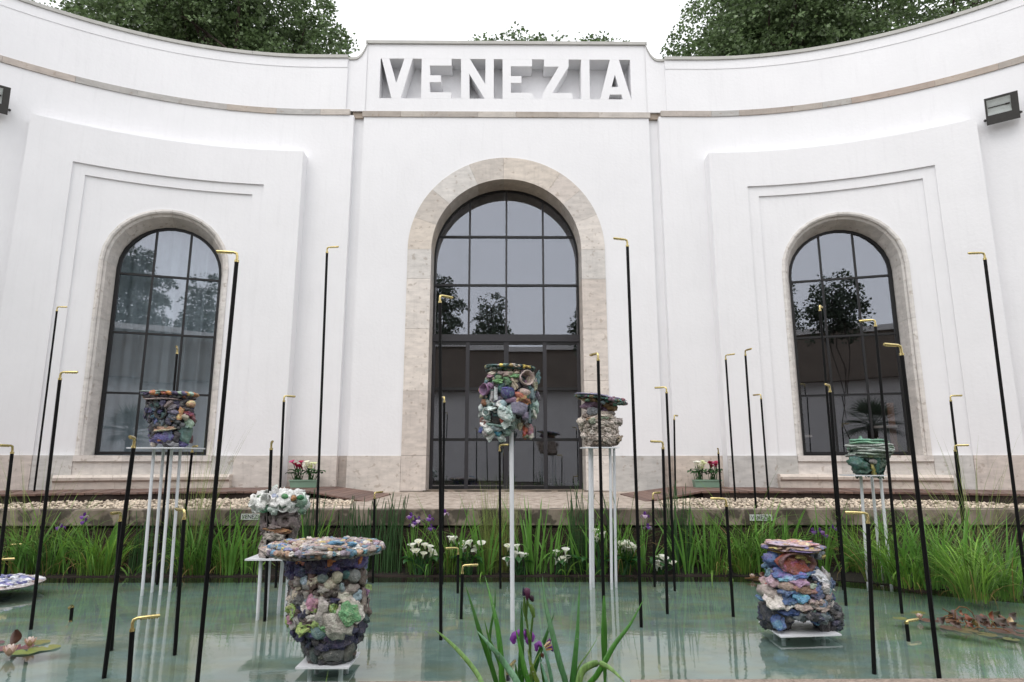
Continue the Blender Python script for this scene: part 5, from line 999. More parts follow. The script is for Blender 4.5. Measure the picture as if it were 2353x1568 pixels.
for px, sg, Yt, zt in ((699, -1, 14.52, 1.15), (1624, 1, 14.5, 1.15)):
    c = atY(px, 1110, Yt); w = .30
    o = empty('flower_trough', (c.x, Yt, zt), 'pale green plastic trough on the deck at the wall, ' + ('left of the door' if sg < 0 else 'right of the door'), 'planter', 'green flower troughs')
    q = MB(); H = .165
    lo = [Vector((c.x + x * w * .93, Yt + y * .085, zt)) for x, y in ((-1, -1), (1, -1), (1, 1), (-1, 1))]; hi = [Vector((c.x + x * w, Yt + y * .1, zt + H)) for x, y in ((-1, -1), (1, -1), (1, 1), (-1, 1))]
    inn = [Vector((c.x + x * (w - .015), Yt + y * .085, zt + H)) for x, y in ((-1, -1), (1, -1), (1, 1), (-1, 1))]; bot = [v - Vector((0, 0, .03)) for v in inn]
    q.grid([lo, hi, inn, bot], True); q.face(lo[::-1]); q.build('trough', M['planter'], o)
    q = MB(); q.face(bot); q.build('soil', M['soil'], o)
    q = MB(); q.box((c.x - w - .012, Yt - .112, zt + H - .03), (c.x + w + .012, Yt - .098, zt + H + .004)); q.build('rim', M['planter'], o)
    for red in (0, 1):
        cx = c.x + (-.15 if red == (sg < 0) else .15)
        fl = [(cx + rnd.uniform(-.12, .12), Yt - rnd.uniform(0, .08), zt + H + rnd.uniform(.20, .34)) for _ in range(8)]
        calla('potted_calla', (cx, Yt, zt + H - .02), ('crimson' if red else 'white') + ' potted calla in the green trough ' + ('left of the door' if sg < 0 else 'right of the door'), fl, 12, .36, rnd, 'potted flower', 'potted callas in the troughs',
              (lambda r: r.choice(['#a81f4a', '#8c1a3c', '#c2457a', '#9a1a30'])) if red else (lambda r: r.choice(['#eeeed6', '#dfe4b4', '#f2f2e6'])), .10)

# ------------------------------------------------------------------ pond plants
def plantpos(px, back=0.): 
    P = atZ(px, 1322, .05); y = 10.38 + back; x = P.x * y / P.y; return Vector((x, y, .012))
def grass_tuft(px, label, n=90, L=.85, spread=.17, w=.0145, bend=1.75, lean=.2, back=0, mat='grass', pos=None, name='grass_tuft', cat='grass tuft', grp='grass tufts along the pond edge'):
    c = pos if pos is not None else plantpos(px, back); rnd = random.Random(int(px)); o = empty(name, tuple(c), label, cat, grp)
    q = MB(); L *= rnd.uniform(1.1, 1.55) if n > 12 else 1; tuft_leafs(q, c, int(n * (.85 if w > .01 else 1.35)), L, w, spread, bend, lean, rnd, (.5, 1.25)); tag(q.build('leaf_blades', M[mat], o), kind='stuff')
    if n < 12: return o
    q = MB(); tuft_leafs(q, c, max(4, n // 9), L * .8, w * .8, spread * 1.15, bend * 1.3, lean * 1.8, rnd, (.4, 1.1)); tag(q.build('dead_blades', M['drygrass'], o), kind='stuff'); return o
def iris_flower(parent, P, s, rnd, cols=('#6b3590', '#7d4aa0', '#5a2f80')):
    f = None
    for k in range(3):
        a = 2 * PI * k / 3 + rnd.uniform(-.2, .2) + .5
        for up in (0, 1):
            q = MB(); out = Vector((math.cos(a + up * 1.05), math.sin(a + up * 1.05), 0)); side = Vector((-out.y, out.x, 0)); rows = []
            for i in range(6):
                t = i / 5; ww = s * (.10 + .34 * math.sin(PI * min(1, t * .9)) ** 1.2) * (.6 if up else 1) * (1 if t < 1 else .4)
                p = P + (out * (s * .16 * math.sin(t * 2.2)) + Vector((0, 0, s * .75 * t)) if up else out * s * .8 * math.sin(t * 1.9) + Vector((0, 0, s * (.35 * math.sin(t * 2.2) - .75 * t * t))))
                rows.append([p - side * ww + Vector((0, 0, -.15 * ww)), p, p + side * ww + Vector((0, 0, -.15 * ww))])
            q.grid(rows); q.build('petal', M['petal'], parent, True, color=lin(rnd.choice(cols) if not (up == 0 and rnd.random() < .25) else '#c9b0c8'))
def iris_clump(px, label, n=14, L=1.0, w=.03, flowers=(), back=0, bend=.35, lean=.14, spread=.13, pos=None):
    c = pos if pos is not None else plantpos(px, back); rnd = random.Random(int(px) + 5); o = empty('iris_plant', tuple(c), label, 'iris plant', 'iris plants along the pond edge')
    for i in range(n):
        q = MB(); a = rnd.uniform(0, 2 * PI); r = rnd.random() ** .5 * spread; b = rnd.uniform(.1, 1.4) * bend
        if rnd.random() < .18: b = 1.9
        q.blade(c + Vector((math.cos(a) * r, math.sin(a) * r * .7, 0)), a + rnd.uniform(-.6, .6), L * rnd.uniform(.6, 1.08), w * rnd.uniform(.75, 1.2), b, lean * rnd.uniform(.2, 1.5), 7, twist=rnd.uniform(-1, 1)); q.build('leaf', M['iris'], o)
    for fx, fy in flowers:
        P = atY(fx, fy, c.y - .03); q = MB(); q.tube([c + Vector((rnd.uniform(-.05, .05), 0, 0)), (c + P) / 2, P - Vector((0, 0, .03))], .006, 5, False); q.build('stem', M['iris'], o); iris_flower(o, P, .085, rnd)
    return o
def horsetail(px0, px1, label, n, L, back=.1):
    a, b = plantpos(px0, back), plantpos(px1, back); c = (a + b) / 2; rnd = random.Random(int(px0)); o = empty('horsetail_clump', tuple(c), label, 'horsetail clump', 'dark horsetail clumps along the pond edge')
    q = MB()
    for i in range(n):
        p = a.lerp(b, rnd.random()) + Vector((0, rnd.uniform(-.12, .2), 0)); H = L * rnd.uniform(.4, 1.2); dx, dy = rnd.gauss(0, .09) * H, rnd.gauss(0, .06) * H
        pts = [p + Vector((dx * t * t, dy * t * t, H * t)) for t in (0, .25, .5, .75, .97, 1)]; q.tube(pts, [.0075, .0075, .007, .006, .005, .002], 5, False)
    tag(q.build('stems', M['reed'], o), kind='stuff')
    q = MB()
    for i in range(n): 
        k = i * 30 + 6 * 0
    return o
LG = 'bright grass tuft '
for px, w_, n, L in ((17, 'at the left picture edge', 90, .8), (64, 'left of the second tall pole', 90, .85), (112, 'behind the second tall pole from the left', 110, .95), (205, 'right of the left purple irises', 110, .85), (245, 'below the left gravel strip, left of the four-legged stand', 100, .8), (432, 'just right of the four-legged stand', 110, .85), (462, 'between the four-legged stand and the very tall front pole', 100, .8), (522, 'under the left plaque', 90, .95), (700, 'right of the crowned head', 70, 1.0), (1030, 'behind the tall pole left of the door', 70, .8)):
    grass_tuft(px, LG + w_, n, L)
for px, w_, n, L in ((1435, 'behind the calla clump right of the door post', 80, .95), (1710, 'left below the right plaque', 120, .95), (1765, 'right below the right plaque', 120, .9), (1820, 'above the right-hand stone stack', 120, .85), (1975, 'behind the green sculpture stand', 110, .9), (1650, 'left of the low pole under the right plaque', 80, .8)):
    grass_tuft(px, LG + w_, n, L)
for px, y, w_, n, L in ((2040, 1345, 'between the green sculpture stand and the thick front pole', 130, .95), (2110, 1358, 'right of the thick front pole', 140, .95), (2265, 1390, 'at the right bank near the lily heap', 170, .9), (2330, 1384, 'at the right picture edge', 150, .95), (2200, 1352, 'between the two close poles and the bank', 130, .95)):
    P = atZ(px, y, .03) + Vector((0, .18, .01)); grass_tuft(px, LG + w_, n, L, .2, pos=P)
grass_tuft(1125, 'tall wiry rush clump rising in front of the door', 80, 1.1, .13, .006, .28, .07, .05, 'rush', name='rush_clump', cat='rush', grp='wiry rushes along the pond edge')
grass_tuft(1160, 'tall wiry rush clump behind the white post before the door', 90, .95, .12, .006, .3, .08, .1, 'rush', name='rush_clump', cat='rush', grp='wiry rushes along the pond edge')
grass_tuft(430, 'thin rushes reaching over the left bench ledge', 60, 1.75, .18, .005, .3, .12, .2, 'rush', name='rush_clump', cat='rush', grp='wiry rushes along the pond edge')
grass_tuft(2290, 'thin arching rushes at the far right of the bed', 50, 1.5, .2, .006, .7, .2, .1, 'rush', name='rush_clump', cat='rush', grp='wiry rushes along the pond edge', pos=atZ(2290, 1352, .03) + Vector((0, .3, 0)))
grass_tuft(60, 'thin dark rushes at the far left of the bed', 30, 1.5, .2, .006, .5, .2, .1, 'rush', name='rush_clump', cat='rush', grp='wiry rushes along the pond edge')
for px, w_, n, L in ((985, 'below the white callas left of the door', 7, .75), (1112, 'right of the low poles among the callas', 6, .7), (1300, 'left of the paired white legs', 8, .9), (1362, 'at the foot of the paired white legs', 5, .7), (1520, 'below the callas right of the arching iris', 6, .7), (300, 'left of the four-legged stand', 6, .8), (590, 'under the stand of the crowned head', 6, .8), (1640, 'below the low pole right of the callas', 7, .8), (2000, 'in front of the green sculpture stand', 8, .8)):
    grass_tuft(px, 'broad yellow-green leaves arching over the water ' + w_, n + 3, L * .8, .07, .026, 2.3, .55, -.13, 'grass')
iris_clump(150, 'iris plant with purple flowers at the far left of the bed', 13, .85, .03, ((139, 1212), (193, 1187), (196, 1199)))
iris_clump(570, 'iris plant left below the crowned head', 10, 1.0, .035)
iris_clump(948, 'iris plant with several purple flowers left of the door', 12, .95, .03, ((944, 1187), (955, 1200), (962, 1196), (987, 1192), (990, 1214), (950, 1205), (1022, 1180)))
for px, w_, n, L in ((40, 'left of the second tall pole', 12, 1.1), (235, 'below the left gravel strip', 13, 1.15), (450, 'right of the four-legged stand', 13, 1.15), (520, 'under the left plaque', 12, 1.2), (720, 'among the lighter horsetails', 11, 1.15), (1055, 'behind the low poles and callas', 12, 1.15), (1120, 'beside the wiry rushes before the door', 12, 1.25), (1345, 'left of the paired white legs', 11, 1.15), (1400, 'right of the paired white legs', 12, 1.2), (1580, 'right of the horsetails under the right trough', 12, 1.1), (1740, 'under the right plaque', 13, 1.15), (1800, 'above and left of the right-hand stone stack', 12, 1.15)):
    iris_clump(px, 'broad-leaved iris without flowers ' + w_, n, L, .04, bend=.5, lean=.2, spread=.17, back=-.04)
iris_clump(1225, 'large iris plant in front of the right half of the door', 26, 1.25, .036, spread=.2, lean=.2)
iris_clump(1262, 'iris plant right of the large one before the door', 14, 1.1, .03, lean=.25)
iris_clump(1480, 'arching iris plant with one purple flower right of the door', 20, .95, .024, ((1482, 1185), (1489, 1212)), bend=.9, lean=.35)
iris_clump(1625, 'iris plant left of the low pole under the right plaque', 15, 1.0, .028)
iris_clump(1890, 'iris plant with purple flowers above the right-hand stone stack', 13, 1.15, .03, ((1868, 1222), (1885, 1222), (1893, 1230), (1915, 1214)))
iris_clump(1945, 'iris plant left of the green sculpture stand', 12, 1.1, .03)
for px, y, l, n, L, w in ((2075, 1348, 'bright iris plant behind the thick front pole', 22, 1.15, .034), (2150, 1360, 'largest bright iris plant on the right bank', 30, 1.25, .036), (2215, 1368, 'iris plant at the feet of the two close poles', 22, 1.15, .032), (2335, 1368, 'iris plant at the right picture edge', 18, 1.1, .032)):
    iris_clump(px, l, n, L, w, pos=atZ(px, y, .03) + Vector((0, .12, .01)), bend=.6, lean=.28, spread=.2)
for a, b, l, n, L in ((298, 330, 'dark horsetails left of the four-legged stand', 34, .8), (345, 405, 'dark horsetails behind the four-legged stand', 40, .85), (780, 850, 'dark horsetails in front of the left timber ramp', 60, 1.0), (858, 925, 'dark horsetails left of the purple irises by the door', 60, 1.05), (660, 740, 'lighter horsetails right of the crowned head', 50, 1.1), (1306, 1350, 'tall dark horsetails left of the paired white legs', 40, 1.2), (1540, 1590, 'dark horsetails under the right flower trough', 46, 1.2), (1405, 1425, 'few thin horsetails behind the paired white legs', 14, 1.2)):
    horsetail(a, b, l, n, L)
def callas(px, label, pts, nl=9):
    c = plantpos(px, -.1); fl = [atY(x, y + 8, c.y - rnd.uniform(-.03, .08)) for x, y in pts]; calla('calla_plant', c, label, fl, nl, .42, rnd, group='white callas along the pond edge', fs=.115)
callas(968, 'white callas left of the tall door pole, on one low clump', [(962, 1248), (977, 1255), (985, 1260), (949, 1258), (949, 1268), (958, 1270), (988, 1270), (972, 1276), (986, 1276)])
callas(1075, 'white callas around the low pole with its spout to the left', [(1033, 1239), (1044, 1243), (1064, 1253), (1082, 1250), (1102, 1258), (1096, 1266), (1064, 1262), (1106, 1254)])
callas(1195, 'white callas just right of the single white post', [(1167, 1259), (1190, 1258), (1184, 1276), (1197, 1280), (1210, 1281), (1166, 1293)])
callas(1290, 'white callas left of the tall dark horsetails', [(1278, 1272), (1299, 1268), (1276, 1290), (1292, 1288), (1303, 1286)])
callas(1375, 'white callas between the paired white legs', [(1366, 1224), (1372, 1232), (1374, 1243), (1390, 1229)], 8)
callas(1440, 'thick group of white callas right of the paired white legs', [(1424, 1254), (1432, 1252), (1440, 1253), (1448, 1257), (1455, 1261), (1442, 1266), (1422, 1265), (1450, 1265), (1421, 1275), (1436, 1260), (1458, 1264)])
callas(1518, 'white callas right of the arching iris', [(1512, 1286), (1522, 1284), (1527, 1290), (1513, 1296), (1520, 1301), (1550, 1299), (1510, 1304)], 8)

# near iris on the camera’s side of the pond: every leaf modelled on its own
def near_iris():
    Y0 = 2.95; c = Vector((.14, Y0, .25)); o = empty('iris_plant', tuple(c), 'near iris plant with long leaves and purple flowers, bottom centre', 'iris plant')
    def leaf(pts, w, col, Y=Y0, bud=False):
        P = [atY(1030 * .9608 + x * .21641, 1360 * .9608 + y * .21641, Y + dy) for x, y, dy in pts]
        base = P[0]; root = Vector((c.x + (base.x - c.x) * .55, c.y + .1 * (Y - Y0), .24)); 
        # smooth curve through the points, continued to the ground
        ctrl = [root, root.lerp(base, .55) + Vector(((base.x - root.x) * -.08, 0, .05))] + P; cs = []
        for i in range(len(ctrl) - 1):
            p0, p1, p2, p3 = ctrl[max(0, i - 1)], ctrl[i], ctrl[i + 1], ctrl[min(len(ctrl) - 1, i + 2)]
            for t in (0, .25, .5, .75): cs.append(.5 * ((2 * p1) + (p2 - p0) * t + (2 * p0 - 5 * p1 + 4 * p2 - p3) * t * t + (3 * p1 - p0 - 3 * p2 + p3) * t ** 3))
        cs.append(ctrl[-1]); q = MB(); rows = []; n = len(cs); k = mpp(base) * .21641
        for i, p in enumerate(cs):
            t = i / (n - 1); tg = (cs[min(i + 1, n - 1)] - cs[max(i - 1, 0)]).normalized(); sd = tg.cross(Vector((0, 1, 0))).normalized()
            if sd.x < 0: sd = -sd
            prof = (.75 + .25 * min(1, t * 2)) * (1 - max(0, (t - .45) / .55) ** 2.2); prof = max(prof, .02)
            if bud: prof = (.25 if t < .35 else .25 + .75 * math.sin(PI * min(1, (t - .35) / .65)) ** .8); prof = max(prof, .04)
            ww = w * k * .44 * prof; nn = Vector((0, -1, 0)); rows.append([p - sd * ww, p - sd * ww * .5 + nn * ww * .12, p + nn * ww * .22, p + sd * ww * .5 + nn * ww * .12, p + sd * ww])
        back = [[v + Vector((0, .0025, 0)) for v in r[::-1]] for r in rows]; q.grid([a + b for a, b in zip(rows, back)], True)
        q.build('leaf', M['irisnear'], o, True, color=lin(col))
        if rnd.random() < .5 and not bud:
            d = MB()
            for _ in range(9):
                i = rnd.randrange(n // 3, n - 1); p = rows[i][2].lerp(rows[i][rnd.choice((1, 3))], rnd.random()); s_ = rnd.uniform(.0012, .0026); d.lathe([(.0003, -s_), (s_, 0), (.0003, s_)], p - Vector((0, s_ * .6, 0)), 6)
            tag(d.build('raindrops', M['drop'], o, True), kind='stuff')
    G1, G2, G3, G4 = '#4c8a30', '#3c7028', '#6a9a48', '#5f8a55'
    leaf([(760, 1300, 0), (750, 980, 0), (715, 660, .02), (660, 400, .05), (575, 75, .12)], 70, G1)
    leaf([(720, 1300, .1), (600, 900, .1), (520, 670, .1), (455, 450, .12), (358, 140, .16)], 62, G2)
    leaf([(950, 1300, -.15), (800, 1030, -.1), (640, 830, -.1), (485, 655, -.05)], 78, '#6f9c78')
    leaf([(570, 1300, -.2), (480, 1100, -.15), (300, 880, -.1), (130, 720, 0), (40, 650, .05)], 60, '#7aa055')
    leaf([(730, 1300, .15), (640, 1000, .15), (630, 700, .18), (680, 400, .2), (684, 195, .22)], 40, G2)
    leaf([(800, 1300, .12), (720, 980, .12), (620, 740, .14), (570, 540, .16)], 46, '#4f8030')
    leaf([(960, 1300, .02), (962, 1000, .02), (965, 700, .03), (965, 345, .06)], 82, '#2f6420')
    leaf([(1050, 1300, -.08), (1000, 1080, -.08), (950, 850, -.06), (900, 620, -.04)], 66, G1)
    leaf([(1150, 1300, -.1), (1100, 1130, -.1), (1060, 1000, -.1), (1030, 860, -.08)], 60, '#647c30')
    leaf([(1060, 1300, .08), (1120, 1010, .08), (1220, 730, .1), (1315, 470, .14)], 66, '#2f6a26')
    leaf([(1440, 1300, -.05), (1370, 1000, -.04), (1280, 640, 0), (1215, 350, .05), (1187, 80, .1)], 74, '#4f7f52')
    leaf([(1510, 1300, 0), (1530, 1000, 0), (1560, 640, .03), (1582, 120, .1)], 68, '#45803a')
    leaf([(1650, 1300, 0), (1760, 1140, 0), (1850, 990, 0), (1960, 800, .02), (2120, 590, .06), (2265, 320, .12)], 70, G1)
    leaf([(1560, 1300, -.12), (1600, 1110, -.12), (1690, 1030, -.12), (1800, 1010, -.12), (1930, 1080, -.16), (2090, 1240, -.22)], 88, '#86ab62')
    leaf([(1840, 1300, .2), (1845, 960, .2), (1842, 760, .2), (1842, 560, .2), (1840, 290, .22)], 76, '#4a8234', bud=True)
    leaf([(930, 1300, -.1), (915, 1150, -.1), (900, 1010, -.1)], 56, '#3a6a28'); leaf([(1290, 1300, -.06), (1260, 1060, -.05), (1210, 880, -.03), (1170, 750, 0)], 46, '#5c8a6a')
    leaf([(1210, 1300, .1), (1170, 1000, .1), (1150, 720, .12)], 34, '#3a6a28'); leaf([(1480, 1300, .1), (1500, 1100, .1), (1510, 920, .12)], 42, '#3f7030'); leaf([(1500, 1300, .3), (1570, 1050, .3), (1680, 890, .32), (1770, 740, .36)], 20, '#7aa050')
    leaf([(1030, 1300, -.05), (1080, 1060, -.05), (1180, 860, -.03)], 30, '#7a9a48'); leaf([(1240, 1300, -.12), (1200, 1100, -.1), (1150, 930, -.08)], 40, '#5a8a6a')
    def P(x, y, dy=0): return atY(1030 * .9608 + x * .21641, 1360 * .9608 + y * .21641, Y0 + dy)
    for pts in ([(1070, 1300), (1060, 900), (1020, 560), (992, 300)], [(1050, 900), (1070, 650), (1088, 480)], [(1010, 560), (1020, 420), (1025, 330)]):
        q = MB(); q.tube([P(*p, .04) for p in pts], [.006, .005, .0045, .004][:len(pts)], 7); q.build('stem', M['irisnear'], o, True, color=lin('#5a7d3a'))
    for pts, r in (([(990, 330), (990, 430), (1005, 520)], .007), ([(1060, 380), (1080, 440), (1098, 520)], .012), ([(1030, 350), (1050, 400), (1075, 440)], .006), ([(1020, 640), (1040, 700), (1055, 760)], .01)):
        q = MB(); q.tube([P(*p, .03) for p in pts], [r * .4, r, r * .5], 8); q.build('bud_sheath', M['irisnear'], o, True, color=lin('#5f7f3c'))
    q = MB(); q.tube([P(1025, 330, .03), P(1030, 280, .03), P(1020, 225, .03), P(1012, 205, .03)], [.005, .012, .016, .004], 8); q.build('wilted_flower', M['petal'], o, True, color=lin('#5a2f4a'))
    q = MB(); q.tube([P(988, 290, .03), P(986, 240, .03), P(985, 195, .03)], [.006, .006, .001], 7); q.build('bud', M['petal'], o, True, color=lin('#2a1a3c'))
    q = MB(); q.tube([P(1085, 350, .03), P(1072, 315, .03), P(1060, 290, .03)], [.005, .012, .008], 7); q.build('wilted_flower', M['petal'], o, True, color=lin('#33202c'))
    def petal(pts, w, col, dy=.06):
        cs = [P(x, y, dy) for x, y in pts]; q = MB(); rows = []
        for i, p in enumerate(cs):
            t = i / (len(cs) - 1); tg = (cs[min(i + 1, len(cs) - 1)] - cs[max(0, i - 1)]).normalized(); sd = tg.cross(Vector((0, 1, 0))).normalized(); ww = w * mpp(p) * .21641 * .5 * (.35 + .65 * math.sin(PI * min(1, .12 + t * .8)))
            rows.append([p - sd * ww + Vector((0, .01, 0)), p - Vector((0, .006, 0)), p + sd * ww + Vector((0, .01, 0))])
        q.grid(rows); q.build('petal', M['petal'], o, True, color=lin(col))
    petal([(1000, 700), (940, 690), (890, 720), (870, 760), (890, 800)], 80, '#84409c', .12); petal([(1020, 690), (1065, 700), (1085, 730), (1080, 780)], 60, '#9450ac', .1); petal([(1010, 760), (1015, 700), (1010, 640)], 50, '#6a3a7c', .14); petal([(1030, 740), (1030, 780), (1040, 810)], 50, '#84409c', .1)
    petal([(1190, 830), (1150, 800), (1125, 820), (1125, 880)], 60, '#84409c'); petal([(1230, 830), (1255, 790), (1275, 750)], 46, '#7c4a8c', .1); petal([(1240, 860), (1280, 840), (1300, 880)], 56, '#5e2a7c', .04); petal([(1215, 850), (1250, 830), (1285, 815)], 26, '#c8a878', .02); petal([(1210, 830), (1240, 800), (1270, 780)], 22, '#d0b890', .02); petal([(1190, 900), (1185, 930), (1195, 950)], 40, '#5a3a28', .02); petal([(1220, 870), (1255, 865), (1290, 860)], 22, '#b89058', .02)
M['drop'] = glossmat('raindrop', .25, (.95, .97, .95), .05)
near_iris()
def blade_pair():
    c = Vector((-1.30, 4.0, .25)); o = empty('iris_plant', tuple(c), 'bright leaf tips at the bottom edge below the large front urn', 'iris plant')
    for x, y, l, w in ((672, 1575, -.2, .02), (724, 1535, .05, .022), (708, 1560, .1, .014)):
        P = atY(x, y, 4.0); q = MB(); b = Vector((P.x + l * .1 + .03, 4.0, .25)); q.blade(b, PI if l < 0 else 0, (P.z - .25) * 1.02, w * 1.4, .08, abs(P.x - b.x) / max(.1, P.z - .25), 6); q.build('leaf', M['grass'], o)
blade_pair()

# ------------------------------------------------------------------ water lilies
def pad(q, c, r, rnd, notch=0, z=.006, sx=1):
    pts = [Vector((c.x, c.y, z + .002))]
    for i in range(17): a = notch + .25 + (2 * PI - .5) * i / 16; rr = r * (1 + rnd.uniform(-.05, .05)); pts.append(Vector((c.x + math.cos(a) * rr * sx, c.y + math.sin(a) * rr, z + rnd.uniform(0, .006))))
    n = len(q.v); q.v += pts
    for i in range(1, 17): q.f.append((n, n + i, n + i + 1))
Z4 = lambda x, y: (2100 * .9608 + x * .14251, 1420 * .9608 + y * .14251)
def heap(n, seed):
    g = random.Random(seed); return [(*Z4(g.uniform(1000, 2250), g.uniform(380, 560)), g.uniform(14, 30), g.uniform(8, 18), g.choice(['#4a3024', '#4a3226', '#3c2c22', '#54402a', '#3a3420', '#4c3428', '#40322a']), g.uniform(-75, 75)) for _ in range(n)]
def lily_plant(label, pads, flowers, curls, stems, org):
    o = empty('water_lily', tuple(org), label, 'water lily'); rnd = random.Random(int(org.x * 100))
    for x, y, w, col in pads: P = atZ(x, y, .006); q = MB(); pad(q, P, w * mpp(P) * (.5 if len(pads) < 9 else .34), rnd, rnd.uniform(0, 6)); q.build('lily_pad', M['pad'], o, color=lin(col))
    for x, y, s in flowers:
        P = atZ(x, y, .02); k = s * mpp(P)
        for ring, (n, t0) in enumerate(((6, 1.0), (6, .55), (5, .3))):
            for i in range(n):
                a = 2 * PI * (i + ring * .5) / n; out = Vector((math.cos(a), math.sin(a), 0)); side = Vector((-out.y, out.x, 0)); q = MB(); rows = []
                for j in range(5): t = j / 4; p = P + out * k * .62 * math.sin(t * t0) + Vector((0, 0, k * .85 * t * math.cos(t0 * .6))); ww = k * .2 * math.sin(PI * min(1, .2 + .75 * t)); rows.append([p - side * ww, p + out * ww * .4, p + side * ww])
                q.grid(rows); q.build('petal', M['lily'], o, True, color=lin(['#c9a892', '#efdcd6', '#f5ebe4'][ring]))
    for x, y, w, h, col, rot in curls:
        P = atZ(x, y + h * .4, .01); k = mpp(P); q = MB(); rows = []
        for i in range(7):
            t = i / 6; row = []
            for j in range(5): u = j / 4 - .5; row.append(Vector((u * w * k * math.sin(PI * min(1, .15 + .8 * t)), .5 * w * k * (u * u * 2 - .2) + .03 * math.sin(t * 3), t * h * k)))
            rows.append(row)
        q.grid(rows); Mx = Matrix.Translation(P) @ Matrix.Rotation(R(rot), 4, 'Y'); q.v = [Mx @ v for v in q.v]; q.build('curled_leaf', M['pad'], o, True, color=lin(col))
    for pts in stems:
        cs = []
        P0 = atZ(pts[0][0], pts[0][1], 0)
        for x, y in pts: cs.append(atY(x, y, P0.y + rnd.uniform(-.02, .02)))
        for v in cs: v.z = max(v.z, .004)
        q = MB(); q.tube(cs, .006, 6); q.build('stem', M['dry'], o, True)
    return o
lily_plant('pink water lily with olive pads at the bottom left', [(88, 1477, 46, '#74723c'), (110, 1489, 52, '#7c7f42'), (62, 1497, 60, '#727f3e'), (48, 1487, 50, '#6a4048'), (8, 1491, 50, '#704248'), (-20, 1480, 50, '#5c3c40'), (70, 1489, 30, '#7a5044')], [(21, 1508, 30), (68, 1486, 25)], [(25, 1468, 26, 32, '#4a2f22', 10)], [], atZ(50, 1490, 0))
lily_plant('heap of dead curled water lily leaves near the right bank', [(*Z4(1150, 440), 60, '#6a4a38'), (*Z4(1500, 420), 60, '#523a2e'), (*Z4(1180, 560), 66, '#5a4436'), (*Z4(1420, 600), 74, '#5f5638'), (*Z4(1750, 660), 60, '#625e3a'), (*Z4(2000, 610), 76, '#553f36'), (*Z4(2200, 590), 60, '#5c4440'), (*Z4(2150, 740), 46, '#5f6238'), (*Z4(2330, 680), 50, '#564036'), (*Z4(900, 440), 46, '#523c36'), (*Z4(2250, 520), 50, '#5a5336'), (*Z4(1650, 500), 50, '#4c3a2c')], [],
    [(*Z4(1280, 340), 26, 18, '#5a4640', -50), (*Z4(1440, 400), 22, 14, '#7a4630', 70), (*Z4(1740, 400), 24, 16, '#6e4430', -60), (*Z4(1870, 380), 12, 20, '#6e3a22', 0), (*Z4(1960, 370), 22, 18, '#3a3a24', 10), (*Z4(2030, 490), 34, 20, '#4c4238', 20), (*Z4(2150, 420), 14, 34, '#6e4a30', -48), (*Z4(2190, 440), 14, 16, '#c6ae84', -20), (*Z4(1640, 480), 12, 20, '#5a5024', -30), (*Z4(1020, 430), 14, 8, '#6a3a2a', 20), (*Z4(1370, 320), 8, 12, '#7a4a2a', 0), (*Z4(1500, 520), 26, 10, '#6a3c28', 40)] + heap(15, 4),
    [[Z4(1250, 450), Z4(1240, 280), Z4(1310, 210), Z4(1420, 225), Z4(1520, 310), Z4(1580, 440)], [Z4(1350, 400), Z4(1200, 330), Z4(1040, 245)], [Z4(1030, 470), Z4(1080, 400), Z4(1200, 370)], [Z4(1210, 510), Z4(1270, 480), Z4(1310, 410)], [Z4(1340, 530), Z4(1310, 490), Z4(1330, 450)], [Z4(1610, 560), Z4(1600, 480), Z4(1560, 450)], [Z4(1400, 560), Z4(1430, 480), Z4(1380, 400)], [Z4(1830, 560), Z4(1835, 480)], [Z4(1910, 560), Z4(1830, 440)], [Z4(2150, 640), Z4(2000, 565), Z4(1750, 555)], [Z4(1040, 400), Z4(1090, 360), Z4(1200, 345)], [Z4(1470, 380), Z4(1430, 330), Z4(1370, 330)], [Z4(1100, 480), Z4(1250, 530), Z4(1400, 560)], [Z4(1500, 600), Z4(1600, 540), Z4(1700, 560)]], atZ(*Z4(1600, 540), 0))
lily_plant('single pale water lily bud with two flat pads beside the right brass stub', [(*Z4(350, 400), 30, '#6d7040'), (*Z4(640, 305), 32, '#6a6c34'), (*Z4(790, 430), 36, '#6a483c')], [(*Z4(670, 410), 15)], [], [], atZ(*Z4(650, 420), 0))
lily_plant('small lily bud and brown leaf at the plant edge left of the stone stack', [(1745, 1333, 36, '#4c3424'), (1725, 1330, 30, '#3c2c20')], [(1729, 1330, 13)], [(1752, 1322, 14, 12, '#5a3424', 20), (1765, 1325, 14, 10, '#6a3c28', -30)], [[(1762, 1336), (1740, 1326), (1712, 1330)]], atZ(1740, 1333, 0))

